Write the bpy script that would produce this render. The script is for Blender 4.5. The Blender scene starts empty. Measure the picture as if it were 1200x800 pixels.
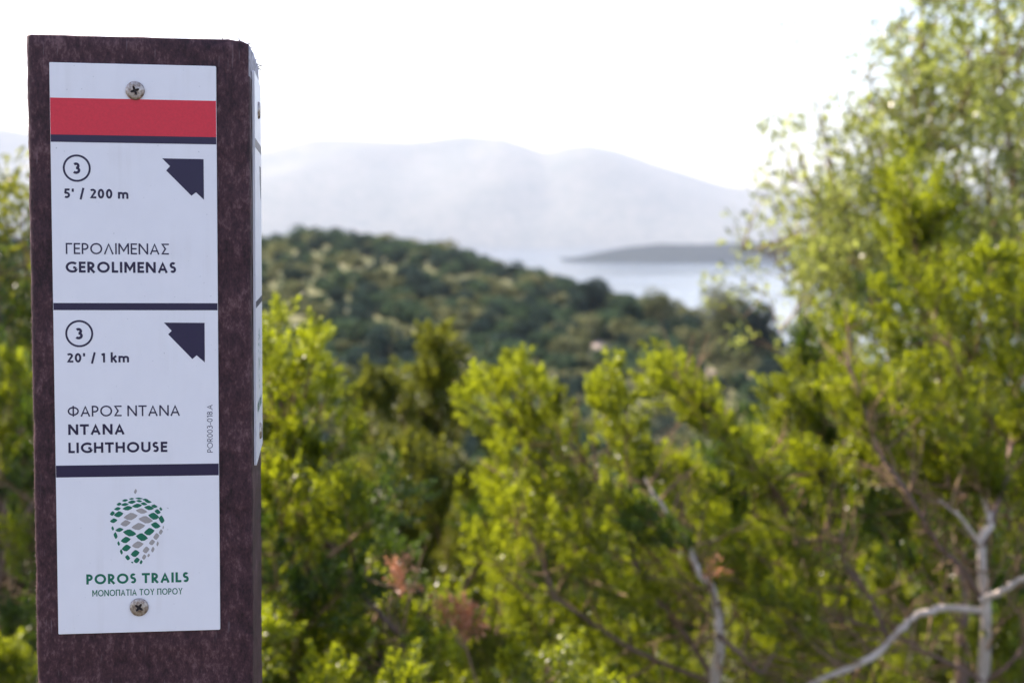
import bpy, bmesh, math, random
import numpy as np
from mathutils import Vector, Matrix, Euler

random.seed(7)
rng = np.random.default_rng(7)
sc = bpy.context.scene
COL = sc.collection
rad = math.radians

# ------------------------------------------------------------------ camera
PITCH = rad(4.4)
CAM = np.array([0.0, 0.0, 1.35])
FPX = 50 / 36 * 1200
cd = bpy.data.cameras.new('camera')
cam = bpy.data.objects.new('camera', cd)
COL.objects.link(cam)
cam.location = CAM
cam.rotation_euler = (rad(90) - PITCH, 0, 0)
cd.lens = 50
cd.sensor_width = 36
cd.clip_start = 0.02
cd.clip_end = 40000
cd.dof.use_dof = True
cd.dof.focus_distance = 0.775
cd.dof.aperture_fstop = 9.8
cd.dof.aperture_blades = 9
sc.camera = cam

# ------------------------------------------------------------------ world, sun, exposure
SUN_EL, SUN_AZ = rad(46), rad(-55)           # azimuth from +Y (view direction), negative = left
w = bpy.data.worlds.new('World')
sc.world = w
w.use_nodes = True
nt = w.node_tree
nt.nodes.clear()
sky = nt.nodes.new('ShaderNodeTexSky')
sky.sky_type = 'NISHITA'
sky.sun_disc = False
sky.sun_elevation = SUN_EL
sky.sun_rotation = SUN_AZ
sky.air_density = 1.0
sky.dust_density = 2.0
sky.ozone_density = 1.5
bg = nt.nodes.new('ShaderNodeBackground')
bg.inputs['Strength'].default_value = 0.15
wo = nt.nodes.new('ShaderNodeOutputWorld')
nt.links.new(sky.outputs[0], bg.inputs[0])
nt.links.new(bg.outputs[0], wo.inputs[0])

sl = bpy.data.lights.new('sun', 'SUN')
sun = bpy.data.objects.new('sun', sl)
COL.objects.link(sun)
sl.energy = 5.0
sl.angle = rad(0.53)
sl.color = (1.0, 0.93, 0.82)
sdir = Vector((math.sin(SUN_AZ) * math.cos(SUN_EL), math.cos(SUN_AZ) * math.cos(SUN_EL), math.sin(SUN_EL)))
sun.rotation_euler = (-sdir).to_track_quat('-Z', 'Y').to_euler()

sc.view_settings.view_transform = 'Standard'
sc.view_settings.look = 'None'
sc.view_settings.exposure = 1.42
sc.view_settings.gamma = 1.0
sc.view_settings.use_white_balance = True      # camera white balance, a touch towards magenta
sc.view_settings.white_balance_temperature = 6950
sc.view_settings.white_balance_tint = 19
cy = sc.cycles
cy.use_denoising = True
cy.max_bounces = 8
cy.diffuse_bounces = 2
cy.glossy_bounces = 3
cy.transmission_bounces = 4
cy.transparent_max_bounces = 8
cy.volume_bounces = 1
cy.sample_clamp_indirect = 6
cy.caustics_reflective = False
cy.caustics_refractive = False

# ------------------------------------------------------------------ helpers
_fw = np.array([0, math.cos(PITCH), -math.sin(PITCH)])
_up = np.array([0, math.sin(PITCH), math.cos(PITCH)])
_rt = np.array([1.0, 0, 0])


def ray(px, py):
    return _fw + _rt * (px - 600) / FPX - _up * (py - 400) / FPX


def at(px, py, Y):
    d = ray(px, py)
    return CAM + d * (Y / d[1])


def tag(o, label=None, cat=None, group=None, kind=None):
    if label: o['label'] = label
    if cat: o['category'] = cat
    if group: o['group'] = group
    if kind: o['kind'] = kind
    return o


def empty(name, loc, rot=(0, 0, 0)):
    o = bpy.data.objects.new(name, None)
    o.empty_display_size = 0.1
    o.location = loc
    o.rotation_euler = rot
    COL.objects.link(o)
    return o


def mesh(name, verts, faces, mat=None, parent=None, smooth=False, mats=None, midx=None):
    me = bpy.data.meshes.new(name)
    if isinstance(verts, np.ndarray) and isinstance(faces, np.ndarray):
        k = faces.shape[1]
        me.vertices.add(len(verts))
        me.vertices.foreach_set('co', verts.astype(np.float32).ravel())
        me.loops.add(faces.size)
        me.loops.foreach_set('vertex_index', faces.astype(np.int32).ravel())
        me.polygons.add(len(faces))
        me.polygons.foreach_set('loop_start', np.arange(0, faces.size, k, dtype=np.int32))
        me.polygons.foreach_set('loop_total', np.full(len(faces), k, dtype=np.int32))
        me.update(calc_edges=True)
    else:
        me.from_pydata([tuple(v) for v in verts], [], [tuple(f) for f in faces])
        me.update()
    for m in (mats or ([mat] if mat else [])):
        me.materials.append(m)
    if midx is not None:
        me.polygons.foreach_set('material_index', np.asarray(midx, dtype=np.int32))
    if smooth:
        me.polygons.foreach_set('use_smooth', np.ones(len(me.polygons), dtype=bool))
    o = bpy.data.objects.new(name, me)
    COL.objects.link(o)
    if parent: o.parent = parent
    return o


class G:
    """tiny node graph helper"""
    def __init__(s, name):
        s.m = bpy.data.materials.new(name)
        s.m.use_nodes = True
        s.t = s.m.node_tree
        s.t.nodes.clear()
        s.out = s.t.nodes.new('ShaderNodeOutputMaterial')

    def n(s, typ, _props=None, **inp):
        nd = s.t.nodes.new('ShaderNode' + typ)
        for k, v in (_props or {}).items():
            setattr(nd, k, v)
        for k, v in inp.items():
            key = k.replace('_', ' ')
            sock = nd.inputs[int(key[1:])] if key[0] == 'i' and key[1:].isdigit() else nd.inputs[key]
            if isinstance(v, bpy.types.NodeSocket):
                s.t.links.new(v, sock)
            else:
                sock.default_value = v
        return nd

    def noise(s, vec, scale, detail=3, rough=0.55):
        return s.n('TexNoise', Vector=vec, Scale=scale, Detail=detail, Roughness=rough).outputs[0]

    def ramp(s, fac, stops):
        r = s.n('ValToRGB', Fac=fac)
        e = r.color_ramp.elements
        while len(e) < len(stops): e.new(0.5)
        for k, (p, c) in enumerate(stops):
            e[k].position = p
            e[k].color = (*c, 1) if len(c) == 3 else c
        return r.outputs[0]

    def mix(s, fac, a, b):
        m = s.n('MixRGB')
        for k, v in ((0, fac), (1, a), (2, b)):
            if isinstance(v, bpy.types.NodeSocket): s.t.links.new(v, m.inputs[k])
            elif isinstance(v, tuple): m.inputs[k].default_value = (*v, 1)
            else: m.inputs[k].default_value = v
        return m.outputs[0]

    def bump(s, h, strength, dist):
        return s.n('Bump', Height=h, Strength=strength, Distance=dist).outputs[0]

    def done(s, sh):
        s.t.links.new(sh, s.out.inputs[0])
        return s.m


def flat(name, c, rough=0.5, spec=0.3, metal=0.0):
    g = G(name)
    tc = g.n('TexCoord').outputs['Object']
    nz = g.noise(tc, 900, 2)
    col = g.mix(nz, tuple(x * 0.86 for x in c), tuple(min(1, x * 1.12) for x in c))
    b = g.n('BsdfPrincipled', Base_Color=col, Roughness=rough, Metallic=metal)
    b.inputs['Specular IOR Level'].default_value = spec
    return g.done(b.outputs[0])


def leaf_mat(name, dark, mid, light, trans, scale=3.0, mixf=0.5, rough=0.42, spec=0.35):
    g = G(name)
    geo = g.n('NewGeometry')
    tc = g.n('TexCoord').outputs['Object']
    n1 = g.noise(tc, scale, 3)
    rnd = geo.outputs['Random Per Island']
    f = g.n('Math', {'operation': 'MULTIPLY_ADD'}, i0=rnd, i1=0.55, i2=-0.27).outputs[0]
    f2 = g.n('Math', {'operation': 'ADD'}, i0=n1, i1=f).outputs[0]
    col = g.ramp(f2, [(0.30, dark), (0.48, mid), (0.72, light)])
    b = g.n('BsdfPrincipled', Base_Color=col, Roughness=rough)
    b.inputs['Specular IOR Level'].default_value = spec
    tcol = g.mix(g.ramp(f2, [(0.3, (0, 0, 0)), (0.7, (1, 1, 1))]), tuple(t * 0.45 for t in trans), tuple(min(1, t * 1.5) for t in trans))
    tr = g.n('BsdfTranslucent', Color=tcol)
    mx = g.n('MixShader', i0=mixf, i1=b.outputs[0], i2=tr.outputs[0])
    return g.done(mx.outputs[0])


def bark_mat(name, a, b_, scale=60):
    g = G(name)
    tc = g.n('TexCoord').outputs['Object']
    mp = g.n('Mapping', Vector=tc)
    mp.inputs['Scale'].default_value = (1, 1, 0.25)
    n1 = g.noise(mp.outputs[0], scale, 4, 0.65)
    n2 = g.noise(tc, scale * 0.15, 2)
    col = g.ramp(n1, [(0.3, tuple(x * 0.55 for x in a)), (0.52, a), (0.72, b_)])
    col = g.mix(n2, col, b_)
    b = g.n('BsdfPrincipled', Base_Color=col, Roughness=0.85, Normal=g.bump(n1, 0.6, 0.003))
    return g.done(b.outputs[0])


M = {}
M['juniper'] = leaf_mat('juniper_foliage', (0.010, 0.036, 0.004), (0.056, 0.100, 0.008), (0.175, 0.195, 0.018), (0.36, 0.42, 0.012), 12.0, 0.5, 0.36, 0.6)
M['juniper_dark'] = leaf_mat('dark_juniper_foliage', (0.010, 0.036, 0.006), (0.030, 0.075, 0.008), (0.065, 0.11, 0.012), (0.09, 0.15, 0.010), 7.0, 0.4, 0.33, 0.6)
M['juniper_olive'] = leaf_mat('olive_juniper_foliage', (0.03, 0.055, 0.010), (0.08, 0.11, 0.016), (0.14, 0.155, 0.025), (0.22, 0.24, 0.02), 4.0, 0.4)
M['broad'] = leaf_mat('pale_broad_foliage', (0.06, 0.085, 0.015), (0.13, 0.145, 0.03), (0.22, 0.24, 0.07), (0.36, 0.42, 0.08), 5.0, 0.45, 0.35, 0.5)
M['dead'] = leaf_mat('dead_brown_foliage', (0.30, 0.11, 0.05), (0.50, 0.22, 0.13), (0.62, 0.36, 0.24), (0.60, 0.28, 0.15), 8.0, 0.35)
M['bush'] = [leaf_mat('maquis_foliage', (0.023, 0.049, 0.040), (0.042, 0.080, 0.053), (0.078, 0.117, 0.066), (0.072, 0.117, 0.049), 0.25, 0.25, 0.8, 0.05),  # blue, lifted greens paint haze and bluish shade into the far bushes
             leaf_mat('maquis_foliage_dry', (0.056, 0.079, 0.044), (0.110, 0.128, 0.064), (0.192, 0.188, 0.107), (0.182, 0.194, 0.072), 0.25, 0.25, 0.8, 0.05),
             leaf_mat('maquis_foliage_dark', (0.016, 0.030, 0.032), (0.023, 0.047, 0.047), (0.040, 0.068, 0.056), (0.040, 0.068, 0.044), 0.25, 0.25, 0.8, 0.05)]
M['bark'] = bark_mat('weathered_grey_bark', (0.32, 0.25, 0.19), (0.60, 0.51, 0.43))
M['bark_brown'] = bark_mat('brown_bark', (0.10, 0.055, 0.04), (0.20, 0.13, 0.10))
M['twig'] = bark_mat('reddish_twig_bark', (0.13, 0.07, 0.04), (0.22, 0.14, 0.07), 120)


# ------------------------------------------------------------------ terrain
RP = np.array([-900, -400, -100, 305, 370, 450, 520, 570, 620, 660, 700, 740, 790, 850, 905, 960, 1050, 1200, 2200])
RY = np.array([300, 286, 284, 288, 279, 288, 297, 312, 326, 338, 350, 360, 374, 388, 402, 418, 440, 455, 470])
RR = np.array([380, 380, 370, 350, 350, 345, 335, 322, 310, 300, 290, 280, 268, 255, 245, 235, 225, 215, 200])


def smoothnoise(x, y, seed=0):
    r = np.random.default_rng(seed)
    v = np.zeros_like(x, dtype=float)
    for k in range(10):
        a = r.uniform(0, 2 * np.pi)
        f = 2 ** r.uniform(0, 3)
        v = v + np.sin((x * np.cos(a) + y * np.sin(a)) * f + r.uniform(0, 6.28)) / f ** 0.8
    return v / 3


def gz(x, y):
    x = np.asarray(x, dtype=float)
    y = np.asarray(y, dtype=float)
    r = np.hypot(x, y)
    a = np.arctan2(x, np.maximum(y, 1e-6))
    a = np.clip(a, -1.1, 1.1)
    px = 600 + FPX * np.tan(a)
    ry = np.interp(px, RP, RY)
    R = np.interp(px, RP, RR)
    zr = 1.35 - R * (ry - 272) / FPX
    zn = -0.17 * r - 0.0004 * r * r                      # slope below the camera
    t = np.clip((r - 60) / (R - 60), 0, 1)
    zv = -18.0 + (zr + 18.0) * (t * t * (3 - 2 * t) * 0.6 + t * 0.4)
    k = np.clip((r - 35) / 70, 0, 1)
    k = k * k * (3 - 2 * k)
    z = zn * (1 - k) + zv * k
    z = np.where(r > R, zr - 0.30 * (r - R) - 0.0006 * (r - R) ** 2, z)
    z = np.where(y < 0, -0.10 * r, z)
    amp = np.clip(r / 120, 0, 1)
    z = z + amp * 0.9 * smoothnoise(x / 28, y / 28, 3) * np.clip((np.abs(r - R)) / 30, 0.15, 1)
    z = z + np.clip(r / 6, 0, 1) * 0.06 * smoothnoise(x / 0.7, y / 0.7, 5)
    return np.maximum(z, -90.0)


az = np.concatenate([np.linspace(-180, -32, 38)[:-1], np.linspace(-32, 32, 181), np.linspace(32, 180, 38)[1:]])
rr = np.concatenate([[0.0], np.geomspace(0.3, 60, 70), np.linspace(64, 420, 110), np.geomspace(430, 1300, 16)])
A, Rg = np.meshgrid(np.radians(az), rr)
X, Y = np.sin(A) * Rg, np.cos(A) * Rg
Z = gz(X, Y)
verts = np.stack([X, Y, Z], -1).reshape(-1, 3)
nA = len(az)
i = np.arange(len(rr) - 1)[:, None] * nA + np.arange(nA - 1)[None, :]
i = i.ravel()
faces = np.stack([i, i + nA, i + nA + 1, i + 1], 1)

g = G('maquis_ground')
tc = g.n('TexCoord').outputs['Object']
n1 = g.noise(tc, 0.045, 5, 0.6)
n2 = g.noise(tc, 0.35, 5, 0.65)
n3 = g.noise(tc, 6.0, 4, 0.6)
c1 = g.ramp(n2, [(0.3, (0.07, 0.075, 0.03)), (0.5, (0.11, 0.12, 0.05)), (0.70, (0.24, 0.21, 0.13))])
c2 = g.ramp(n1, [(0.35, (0.10, 0.11, 0.045)), (0.56, (0.16, 0.17, 0.085)), (0.72, (0.30, 0.27, 0.19))])
cc = g.mix(0.5, c1, c2)
cc = g.mix(g.ramp(n3, [(0.4, (0, 0, 0)), (0.7, (0.5, 0.5, 0.5))]), cc, (0.06, 0.06, 0.03))
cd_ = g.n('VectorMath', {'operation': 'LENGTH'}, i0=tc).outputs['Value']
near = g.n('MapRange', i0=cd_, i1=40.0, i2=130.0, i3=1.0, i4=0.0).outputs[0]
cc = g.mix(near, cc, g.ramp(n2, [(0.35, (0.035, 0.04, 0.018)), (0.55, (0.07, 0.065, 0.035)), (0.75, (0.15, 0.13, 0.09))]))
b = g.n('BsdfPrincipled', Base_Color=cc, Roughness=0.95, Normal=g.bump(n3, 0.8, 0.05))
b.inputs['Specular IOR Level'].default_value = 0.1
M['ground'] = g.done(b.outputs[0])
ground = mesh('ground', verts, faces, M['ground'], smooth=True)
tag(ground, kind='structure')

# bare rocky track across the far slope
def patch(name, pts, width, mat, lift=0.12):
    vs, fs = [], []
    n = len(pts)
    for k in range(n):
        p = np.array(pts[k])
        q = np.array(pts[min(k + 1, n - 1)]) - np.array(pts[max(k - 1, 0)])
        q = q / np.linalg.norm(q)
        nn = np.array([-q[1], q[0]])
        wd = width[k]
        for s in np.linspace(-1, 1, 7):
            c = p + nn * wd * s
            vs.append((c[0], c[1], float(gz(c[0], c[1])) + lift * (1 - s * s) + 0.02))
        if k:
            for j in range(6):
                o0 = (k - 1) * 7 + j
                fs.append((o0, o0 + 1, o0 + 8, o0 + 7))
    return mesh(name, vs, fs, mat, smooth=True)


g = G('pinkish_bare_soil')
tc = g.n('TexCoord').outputs['Object']
n1 = g.noise(tc, 0.5, 5, 0.7)
col = g.ramp(n1, [(0.3, (0.17, 0.15, 0.09)), (0.5, (0.27, 0.21, 0.17)), (0.7, (0.36, 0.29, 0.26))])
b = g.n('BsdfPrincipled', Base_Color=col, Roughness=0.95, Normal=g.bump(n1, 0.6, 0.2))
M['soil'] = g.done(b.outputs[0])


def on_slope(px, py):
    """point on the far slope seen along that direction"""
    d = ray(px, py)
    for t in np.arange(110, 400, 0.5):
        p = CAM + d * t
        if p[2] < float(gz(p[0], p[1])): return p
    return CAM + d * 300


# ------------------------------------------------------------------ sea
g = G('sea_water')
tc = g.n('TexCoord').outputs['Object']
mp = g.n('Mapping', Vector=tc)
mp.inputs['Scale'].default_value = (0.25, 1, 1)
n1 = g.noise(mp.outputs[0], 0.12, 6, 0.6)
n2 = g.noise(mp.outputs[0], 0.004, 3, 0.5)
ro = g.n('MapRange', i0=n2, i1=0.35, i2=0.65, i3=0.10, i4=0.18).outputs[0]
b = g.n('BsdfPrincipled', Roughness=ro, Normal=g.bump(n1, 0.12, 1.0))
b.inputs['Base Color'].default_value = (0.03, 0.05, 0.065, 1)
b.inputs['IOR'].default_value = 1.33
M['sea'] = g.done(b.outputs[0])
SEA = -80.0
n = 96
vs = [(0, 0, SEA)] + [(r * math.cos(2 * math.pi * k / n), r * math.sin(2 * math.pi * k / n), SEA) for r in (2500, 6000, 14500) for k in range(n)]
fs = [(0, 1 + k, 1 + (k + 1) % n) for k in range(n)]
for q in (0, 1):
    fs += [(1 + q * n + k, 1 + (q + 1) * n + k, 1 + (q + 1) * n + (k + 1) % n, 1 + q * n + (k + 1) % n) for k in range(n)]
tag(mesh('sea', vs, fs, M['sea']), kind='structure')

# ------------------------------------------------------------------ headland and mountains
g = G('far_slope')
tc = g.n('TexCoord').outputs['Object']
n1 = g.noise(tc, 0.004, 6, 0.65)
n2 = g.noise(tc, 0.02, 4, 0.6)
col = g.mix(0.5, g.ramp(n1, [(0.35, (0.035, 0.05, 0.03)), (0.65, (0.11, 0.105, 0.07))]), g.ramp(n2, [(0.4, (0.03, 0.045, 0.025)), (0.7, (0.17, 0.15, 0.12))]))
b = g.n('BsdfPrincipled', Base_Color=col, Roughness=0.95)
M['far'] = g.done(b.outputs[0])


def ridge(name, prof, Y0, front, back, nx, ny, rough, seed, x_pad=0):
    P = np.array(prof, dtype=float)
    xs = np.linspace(P[0, 0], P[-1, 0], nx)
    ys = np.linspace(-front, back, ny)
    PX, DY = np.meshgrid(xs, ys)
    top = np.interp(PX, P[:, 0], P[:, 1])
    top = top + smoothnoise(PX / 26, PX * 0, seed + 50) * (1.1 if Y0 > 5000 else 0.6)
    Hh = 1.35 + Y0 * (272 - top) / FPX - SEA
    Xw = (PX - 600) / FPX * Y0
    t = np.where(DY < 0, 1 + DY / front, 1 - DY / back)
    t = np.clip(t, 0, 1)
    s = t ** 0.9 * (1.15 - 0.15 * t)
    nz = smoothnoise(Xw / rough, (DY + Y0) / rough, seed) * 0.22
    h = Hh * s * (1 + nz * np.sin(np.pi * t)) - 6 * (t <= 0)
    V = np.stack([Xw, DY + Y0, SEA + h], -1).reshape(-1, 3)
    i = (np.arange(ny - 1)[:, None] * nx + np.arange(nx - 1)[None, :]).ravel()
    o = mesh(name, V, np.stack([i, i + 1, i + nx + 1, i + nx], 1), M['far'], smooth=True)
    o.data.materials.clear()
    o.data.materials.append(M['head'] if name == 'headland' else M['far'])
    return tag(o, kind='structure')


g = G('wooded_headland')
tc = g.n('TexCoord').outputs['Object']
n1 = g.noise(tc, 0.02, 5, 0.6)
b = g.n('BsdfPrincipled', Base_Color=g.ramp(n1, [(0.35, (0.008, 0.013, 0.014)), (0.66, (0.016, 0.022, 0.018)), (0.80, (0.06, 0.05, 0.045))]), Roughness=1.0)
b.inputs['Specular IOR Level'].default_value = 0.0
M['head'] = g.done(b.outputs[0])
ridge('headland', [(648, 309), (668, 304), (700, 296), (735, 290), (770, 286), (820, 286), (870, 284), (930, 281), (990, 277), (1050, 281), (1110, 290), (1160, 298), (1190, 309)],
      3950, 180, 500, 160, 24, 160, 11)
ridge('mountains', [(-1100, 250), (-700, 200), (-300, 150), (-60, 140), (60, 158), (150, 175), (250, 182), (305, 177), (345, 168), (370, 162), (420, 163), (478, 166), (505, 163), (540, 160), (590, 162), (615, 170),
                    (640, 178), (658, 172), (690, 169), (720, 176), (760, 190), (800, 202), (850, 218), (890, 222), (950, 224), (1020, 215), (1100, 222), (1250, 205), (1500, 180), (1900, 210), (2400, 270)],
      9300, 1500, 2200, 420, 40, 700, 4)

# ------------------------------------------------------------------ foliage builders (numpy)
def rand_unit(n):
    v = rng.normal(size=(n, 3))
    return v / np.linalg.norm(v, axis=1, keepdims=True)


def norm(v):
    return v / np.maximum(np.linalg.norm(v, axis=-1, keepdims=True), 1e-9)


class Leaves:
    def __init__(s): s.V = []

    def add(s, P, D, L, W):
        """diamond leaf at P along D with length L and width W (arrays)"""
        n = len(P)
        side = norm(np.cross(D, rand_unit(n)))
        nrm = norm(np.cross(D, side))
        L = L[:, None]
        W = W[:, None]
        mid = P + D * L * 0.5 + nrm * L * rng.uniform(-.12, .12, (n, 1))
        s.V.append(np.stack([P, mid + side * W * .5, P + D * L, mid - side * W * .5], 1).reshape(-1, 3))

    def build(s, name, mat, parent, origin):
        V = np.concatenate(s.V) - np.array(origin)
        F = np.arange(len(V)).reshape(-1, 4)
        return mesh(name, V, F, mat, parent)

    def count(s): return sum(len(v) for v in s.V) // 4


class Tubes:
    def __init__(s): s.v, s.f, s.n = [], [], 0

    def add(s, pts, r0, r1, k=6, wob=0.0):
        pts = np.array(pts, dtype=float)
        m = len(pts)
        if wob:
            pts[1:-1] += rng.normal(size=(m - 2, 3)) * wob
        for j in range(m):
            d = norm(pts[min(j + 1, m - 1)] - pts[max(j - 1, 0)])
            u = norm(np.cross(d, np.array([0.31, 0.95, 0.1])))
            w_ = np.cross(d, u)
            t = j / (m - 1)
            r = (r0 + (r1 - r0) * t) * (1 + (rng.uniform(-.12, .12) if k > 4 else 0))
            for q in range(k):
                a = 2 * math.pi * q / k
                s.v.append(pts[j] + (u * math.cos(a) + w_ * math.sin(a)) * r)
            if j:
                b0 = s.n + (j - 1) * k
                for q in range(k):
                    s.f.append((b0 + q, b0 + (q + 1) % k, b0 + k + (q + 1) % k, b0 + k + q))
        s.n += m * k

    def build(s, name, mat, parent, origin):
        if not s.v: return None
        V = np.array(s.v) - np.array(origin)
        return mesh(name, V, np.array(s.f), mat, parent, smooth=True)


def curve_pts(p0, p1, bend, n=7):
    t = np.linspace(0, 1, n)[:, None]
    mid = (p0 + p1) / 2 + bend
    return (1 - t) ** 2 * p0 + 2 * t * (1 - t) * mid + t ** 2 * p1


def plume(Lv, Tb, p0, p1, R, tufts_, leaves=98, ll=0.0082, lw=0.0029, tuftlen=0.036, spread=0.42):
    """a leafy branch end: an axis from p0 to p1 carrying side shoots, each shoot packed with scale-like leaves"""
    tufts = int(tufts_ * (1.4 if ll < 0.01 else 1.0))
    L = np.linalg.norm(p1 - p0)
    ax = curve_pts(p0, p1, rand_unit(1)[0] * L * 0.08, 9)
    Tb.add(ax, R * 0.05 + 0.0012, 0.0006, 4)
    t = rng.uniform(0.02, 1, tufts) ** 0.85
    t[-1] = 1.0
    idx = t * 8
    i0 = np.clip(idx.astype(int), 0, 7)
    P = ax[i0] + (ax[i0 + 1] - ax[i0]) * (idx - i0)[:, None]
    d = norm(ax[i0 + 1] - ax[i0])
    out = rand_unit(tufts)
    out = norm(out - d * np.sum(out * d, 1, keepdims=True) + np.array([0, 0, 0.25]))
    Rt = R * np.sin(np.pi * np.clip(0.16 + 0.80 * t, 0, 1)) ** 0.75 + 0.006
    reach = Rt * rng.uniform(0.15, 1.0, tufts) ** 0.7
    C = P + out * reach[:, None] * 0.9 + d * reach[:, None] * 0.6
    for k in range(0, tufts, 2):
        Tb.add([P[k], C[k]], 0.0011, 0.0005, 3)
    D = norm(out * 0.7 + d * 0.9 + rand_unit(tufts) * 0.35 + np.array([0, 0, 0.2]))
    tl = tuftlen * rng.uniform(0.6, 1.25, tufts)
    n = tufts * leaves
    s = rng.uniform(-0.35, 1, n)
    Dn = np.repeat(D, leaves, 0)
    Pn = np.repeat(C, leaves, 0) + Dn * (s * np.repeat(tl, leaves))[:, None]
    fat = np.repeat(tl, leaves) * 0.34 * np.sqrt(np.clip(1.02 - s, 0.05, 1))
    Pn = Pn + rng.normal(size=(n, 3)) * fat[:, None] * spread
    Ld = norm(Dn * 1.0 + rand_unit(n) * 0.75)
    Lv.add(Pn, Ld, ll * rng.uniform(0.6, 1.3, n), lw * rng.uniform(0.7, 1.3, n))


class Shrub:
    def __init__(s, name, px_root, Y, label, cat, mat, barkmat, group=None):
        r = at(px_root, 400, Y)
        s.o = np.array([r[0], Y, float(gz(r[0], Y)) - 0.02])
        s.e = empty(name, s.o)
        tag(s.e, label, cat, group)
        s.mat, s.bark = mat, barkmat
        s.Lv, s.Tw, s.Lb = Leaves(), Tubes(), Tubes()
        s.Ld = Leaves()
        s.nodes = []

    def limb(s, pts, r0, r1, tubes=None, k=8, wob=0.0):
        P = [at(*p) if len(p) == 3 else s.o for p in pts]
        # resample with slight irregularity
        Q = []
        for a, b_ in zip(P[:-1], P[1:]):
            for t in np.linspace(0, 1, 4)[:-1]: Q.append(a + (b_ - a) * t)
        Q.append(P[-1])
        Q = np.array(Q)
        Q[1:-1] += rng.normal(size=(len(Q) - 2, 3)) * (wob or r0 * 0.14)
        r0, r1 = r0 * 0.60, r1 * 0.6
        (tubes or s.Lb).add(Q, r0, r1, k)
        for j in range(3, len(Q) - 1):                    # bare forked twiglets
            for _ in range(2):
                d_ = norm(Q[j] - Q[j - 1])
                f_ = norm(d_ * 0.6 + rand_unit(1)[0] + np.array([0, 0, 0.3]))
                l_ = rng.uniform(0.05, 0.16)
                e_ = Q[j] + f_ * l_
                s.Tw.add(curve_pts(Q[j], e_, rand_unit(1)[0] * 0.02, 5), 0.0026, 0.0008, 4)
                e2 = Q[j] + f_ * l_ * 0.5
                s.Tw.add([e2, e2 + norm(f_ + rand_unit(1)[0] * 0.9) * l_ * 0.5], 0.0014, 0.0005, 3)
        s.nodes += [q for q in Q[1:]]
        return Q

    def connect(s, p):
        N = np.array(s.nodes)
        d = np.linalg.norm(N - p, axis=1) + np.maximum(0, N[:, 2] - p[2]) * 1.5
        j = int(np.argmin(d))
        L = np.linalg.norm(N[j] - p)
        c = curve_pts(N[j], p, np.array([0, 0, -0.10 * L]) + rand_unit(1)[0] * L * 0.05, 6)
        s.Tw.add(c, min(0.005, 0.0018 + 0.005 * L), 0.0018, 5)
        s.nodes += [q for q in c[3:]]

    def plume(s, tip, base, Y0, Y1, R, tufts, dark=False, **kw):
        p1, p0 = at(*tip, Y1), at(*base, Y0)
        s.connect(p0)
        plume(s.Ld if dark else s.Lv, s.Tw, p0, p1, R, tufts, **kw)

    def fill(s, xs, ytop, ybot, n, Y, dY, direction, Lpx, R, tufts, keep=None, pdark=0.0, **kw):
        """plumes with their tips spread over the shrub's outline; direction = (dx, dy) of growth in the picture plane"""
        k = 0
        tries = 0
        pts = []
        while k < n and tries < n * 60:
            tries += 1
            x = rng.uniform(xs[0], xs[-1])
            y0 = np.interp(x, xs, ytop)
            y = rng.uniform(y0, ybot)
            if keep is not None and not keep(x, y): continue
            YY = Y + rng.uniform(-dY, dY)
            if pts:
                q = np.array(pts)
                if np.min(np.hypot((q[:, 0] - x), (q[:, 1] - y)) + np.abs(q[:, 2] - YY) * 60) < Lpx * 0.36 * (1 - tries / (n * 60)): continue
            pts.append((x, y, YY))
            a = math.atan2(direction[1], direction[0]) + rng.normal() * (0.75 if kw.get('lw') == 0.0135 else 0.38)
            l = Lpx * rng.uniform(0.7, 1.25)
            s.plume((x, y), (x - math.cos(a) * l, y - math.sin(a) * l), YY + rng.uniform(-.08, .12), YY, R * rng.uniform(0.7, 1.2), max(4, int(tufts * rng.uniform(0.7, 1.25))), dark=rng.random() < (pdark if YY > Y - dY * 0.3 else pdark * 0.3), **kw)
            k += 1

    def build(s, crown='crown', trunk='trunk'):
        s.Lv.build(crown, s.mat, s.e, s.o)
        if s.Ld.V: s.Ld.build('shade_toned_crown', M['juniper_dark'], s.e, s.o)  # darker leaf colour paints the deep shade within the crown
        s.Lb.build(trunk, s.bark, s.e, s.o)
        s.Tw.build('twigs', M['twig'], s.e, s.o)


total = 0
UP = (-0.15, -1.0)
UL = (-0.75, -0.8)

# --- juniper right behind the post, left of centre (A)
A_ = Shrub('juniper_shrub', 400, 2.35, 'bright green juniper shrub just right of the post, with rusty dead sprigs low down', 'shrub', M['juniper'], M['bark_brown'], 'junipers in the foreground')
A_.limb([(0,), (395, 1250, 2.4), (400, 1000, 2.4), (425, 860, 2.4), (400, 760, 2.4), (360, 660, 2.35), (335, 560, 2.35), (330, 470, 2.35)], 0.024, 0.005)
A_.limb([(425, 860, 2.4), (480, 800, 2.3), (470, 745, 2.3), (430, 700, 2.3), (390, 640, 2.3), (350, 600, 2.3)], 0.011, 0.004)
A_.limb([(425, 860, 2.4), (520, 810, 2.3), (490, 770, 2.25), (462, 750, 2.25)], 0.008, 0.003)
A_.limb([(425, 860, 2.4), (340, 780, 2.3), (290, 700, 2.3), (250, 600, 2.4)], 0.011, 0.004)
for tip, base in [((328, 378), (345, 480)), ((372, 398), (352, 490)), ((350, 425), (345, 530)), ((308, 402), (325, 500)), ((390, 452), (358, 530)), ((320, 470), (330, 580)),
                  ((412, 505), (360, 560)), ((300, 440), (310, 540)), ((352, 520), (340, 610))]:
    A_.plume(tip, base, 2.35, 2.35 + rng.uniform(-.12, .12), 0.034, 17)
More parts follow.
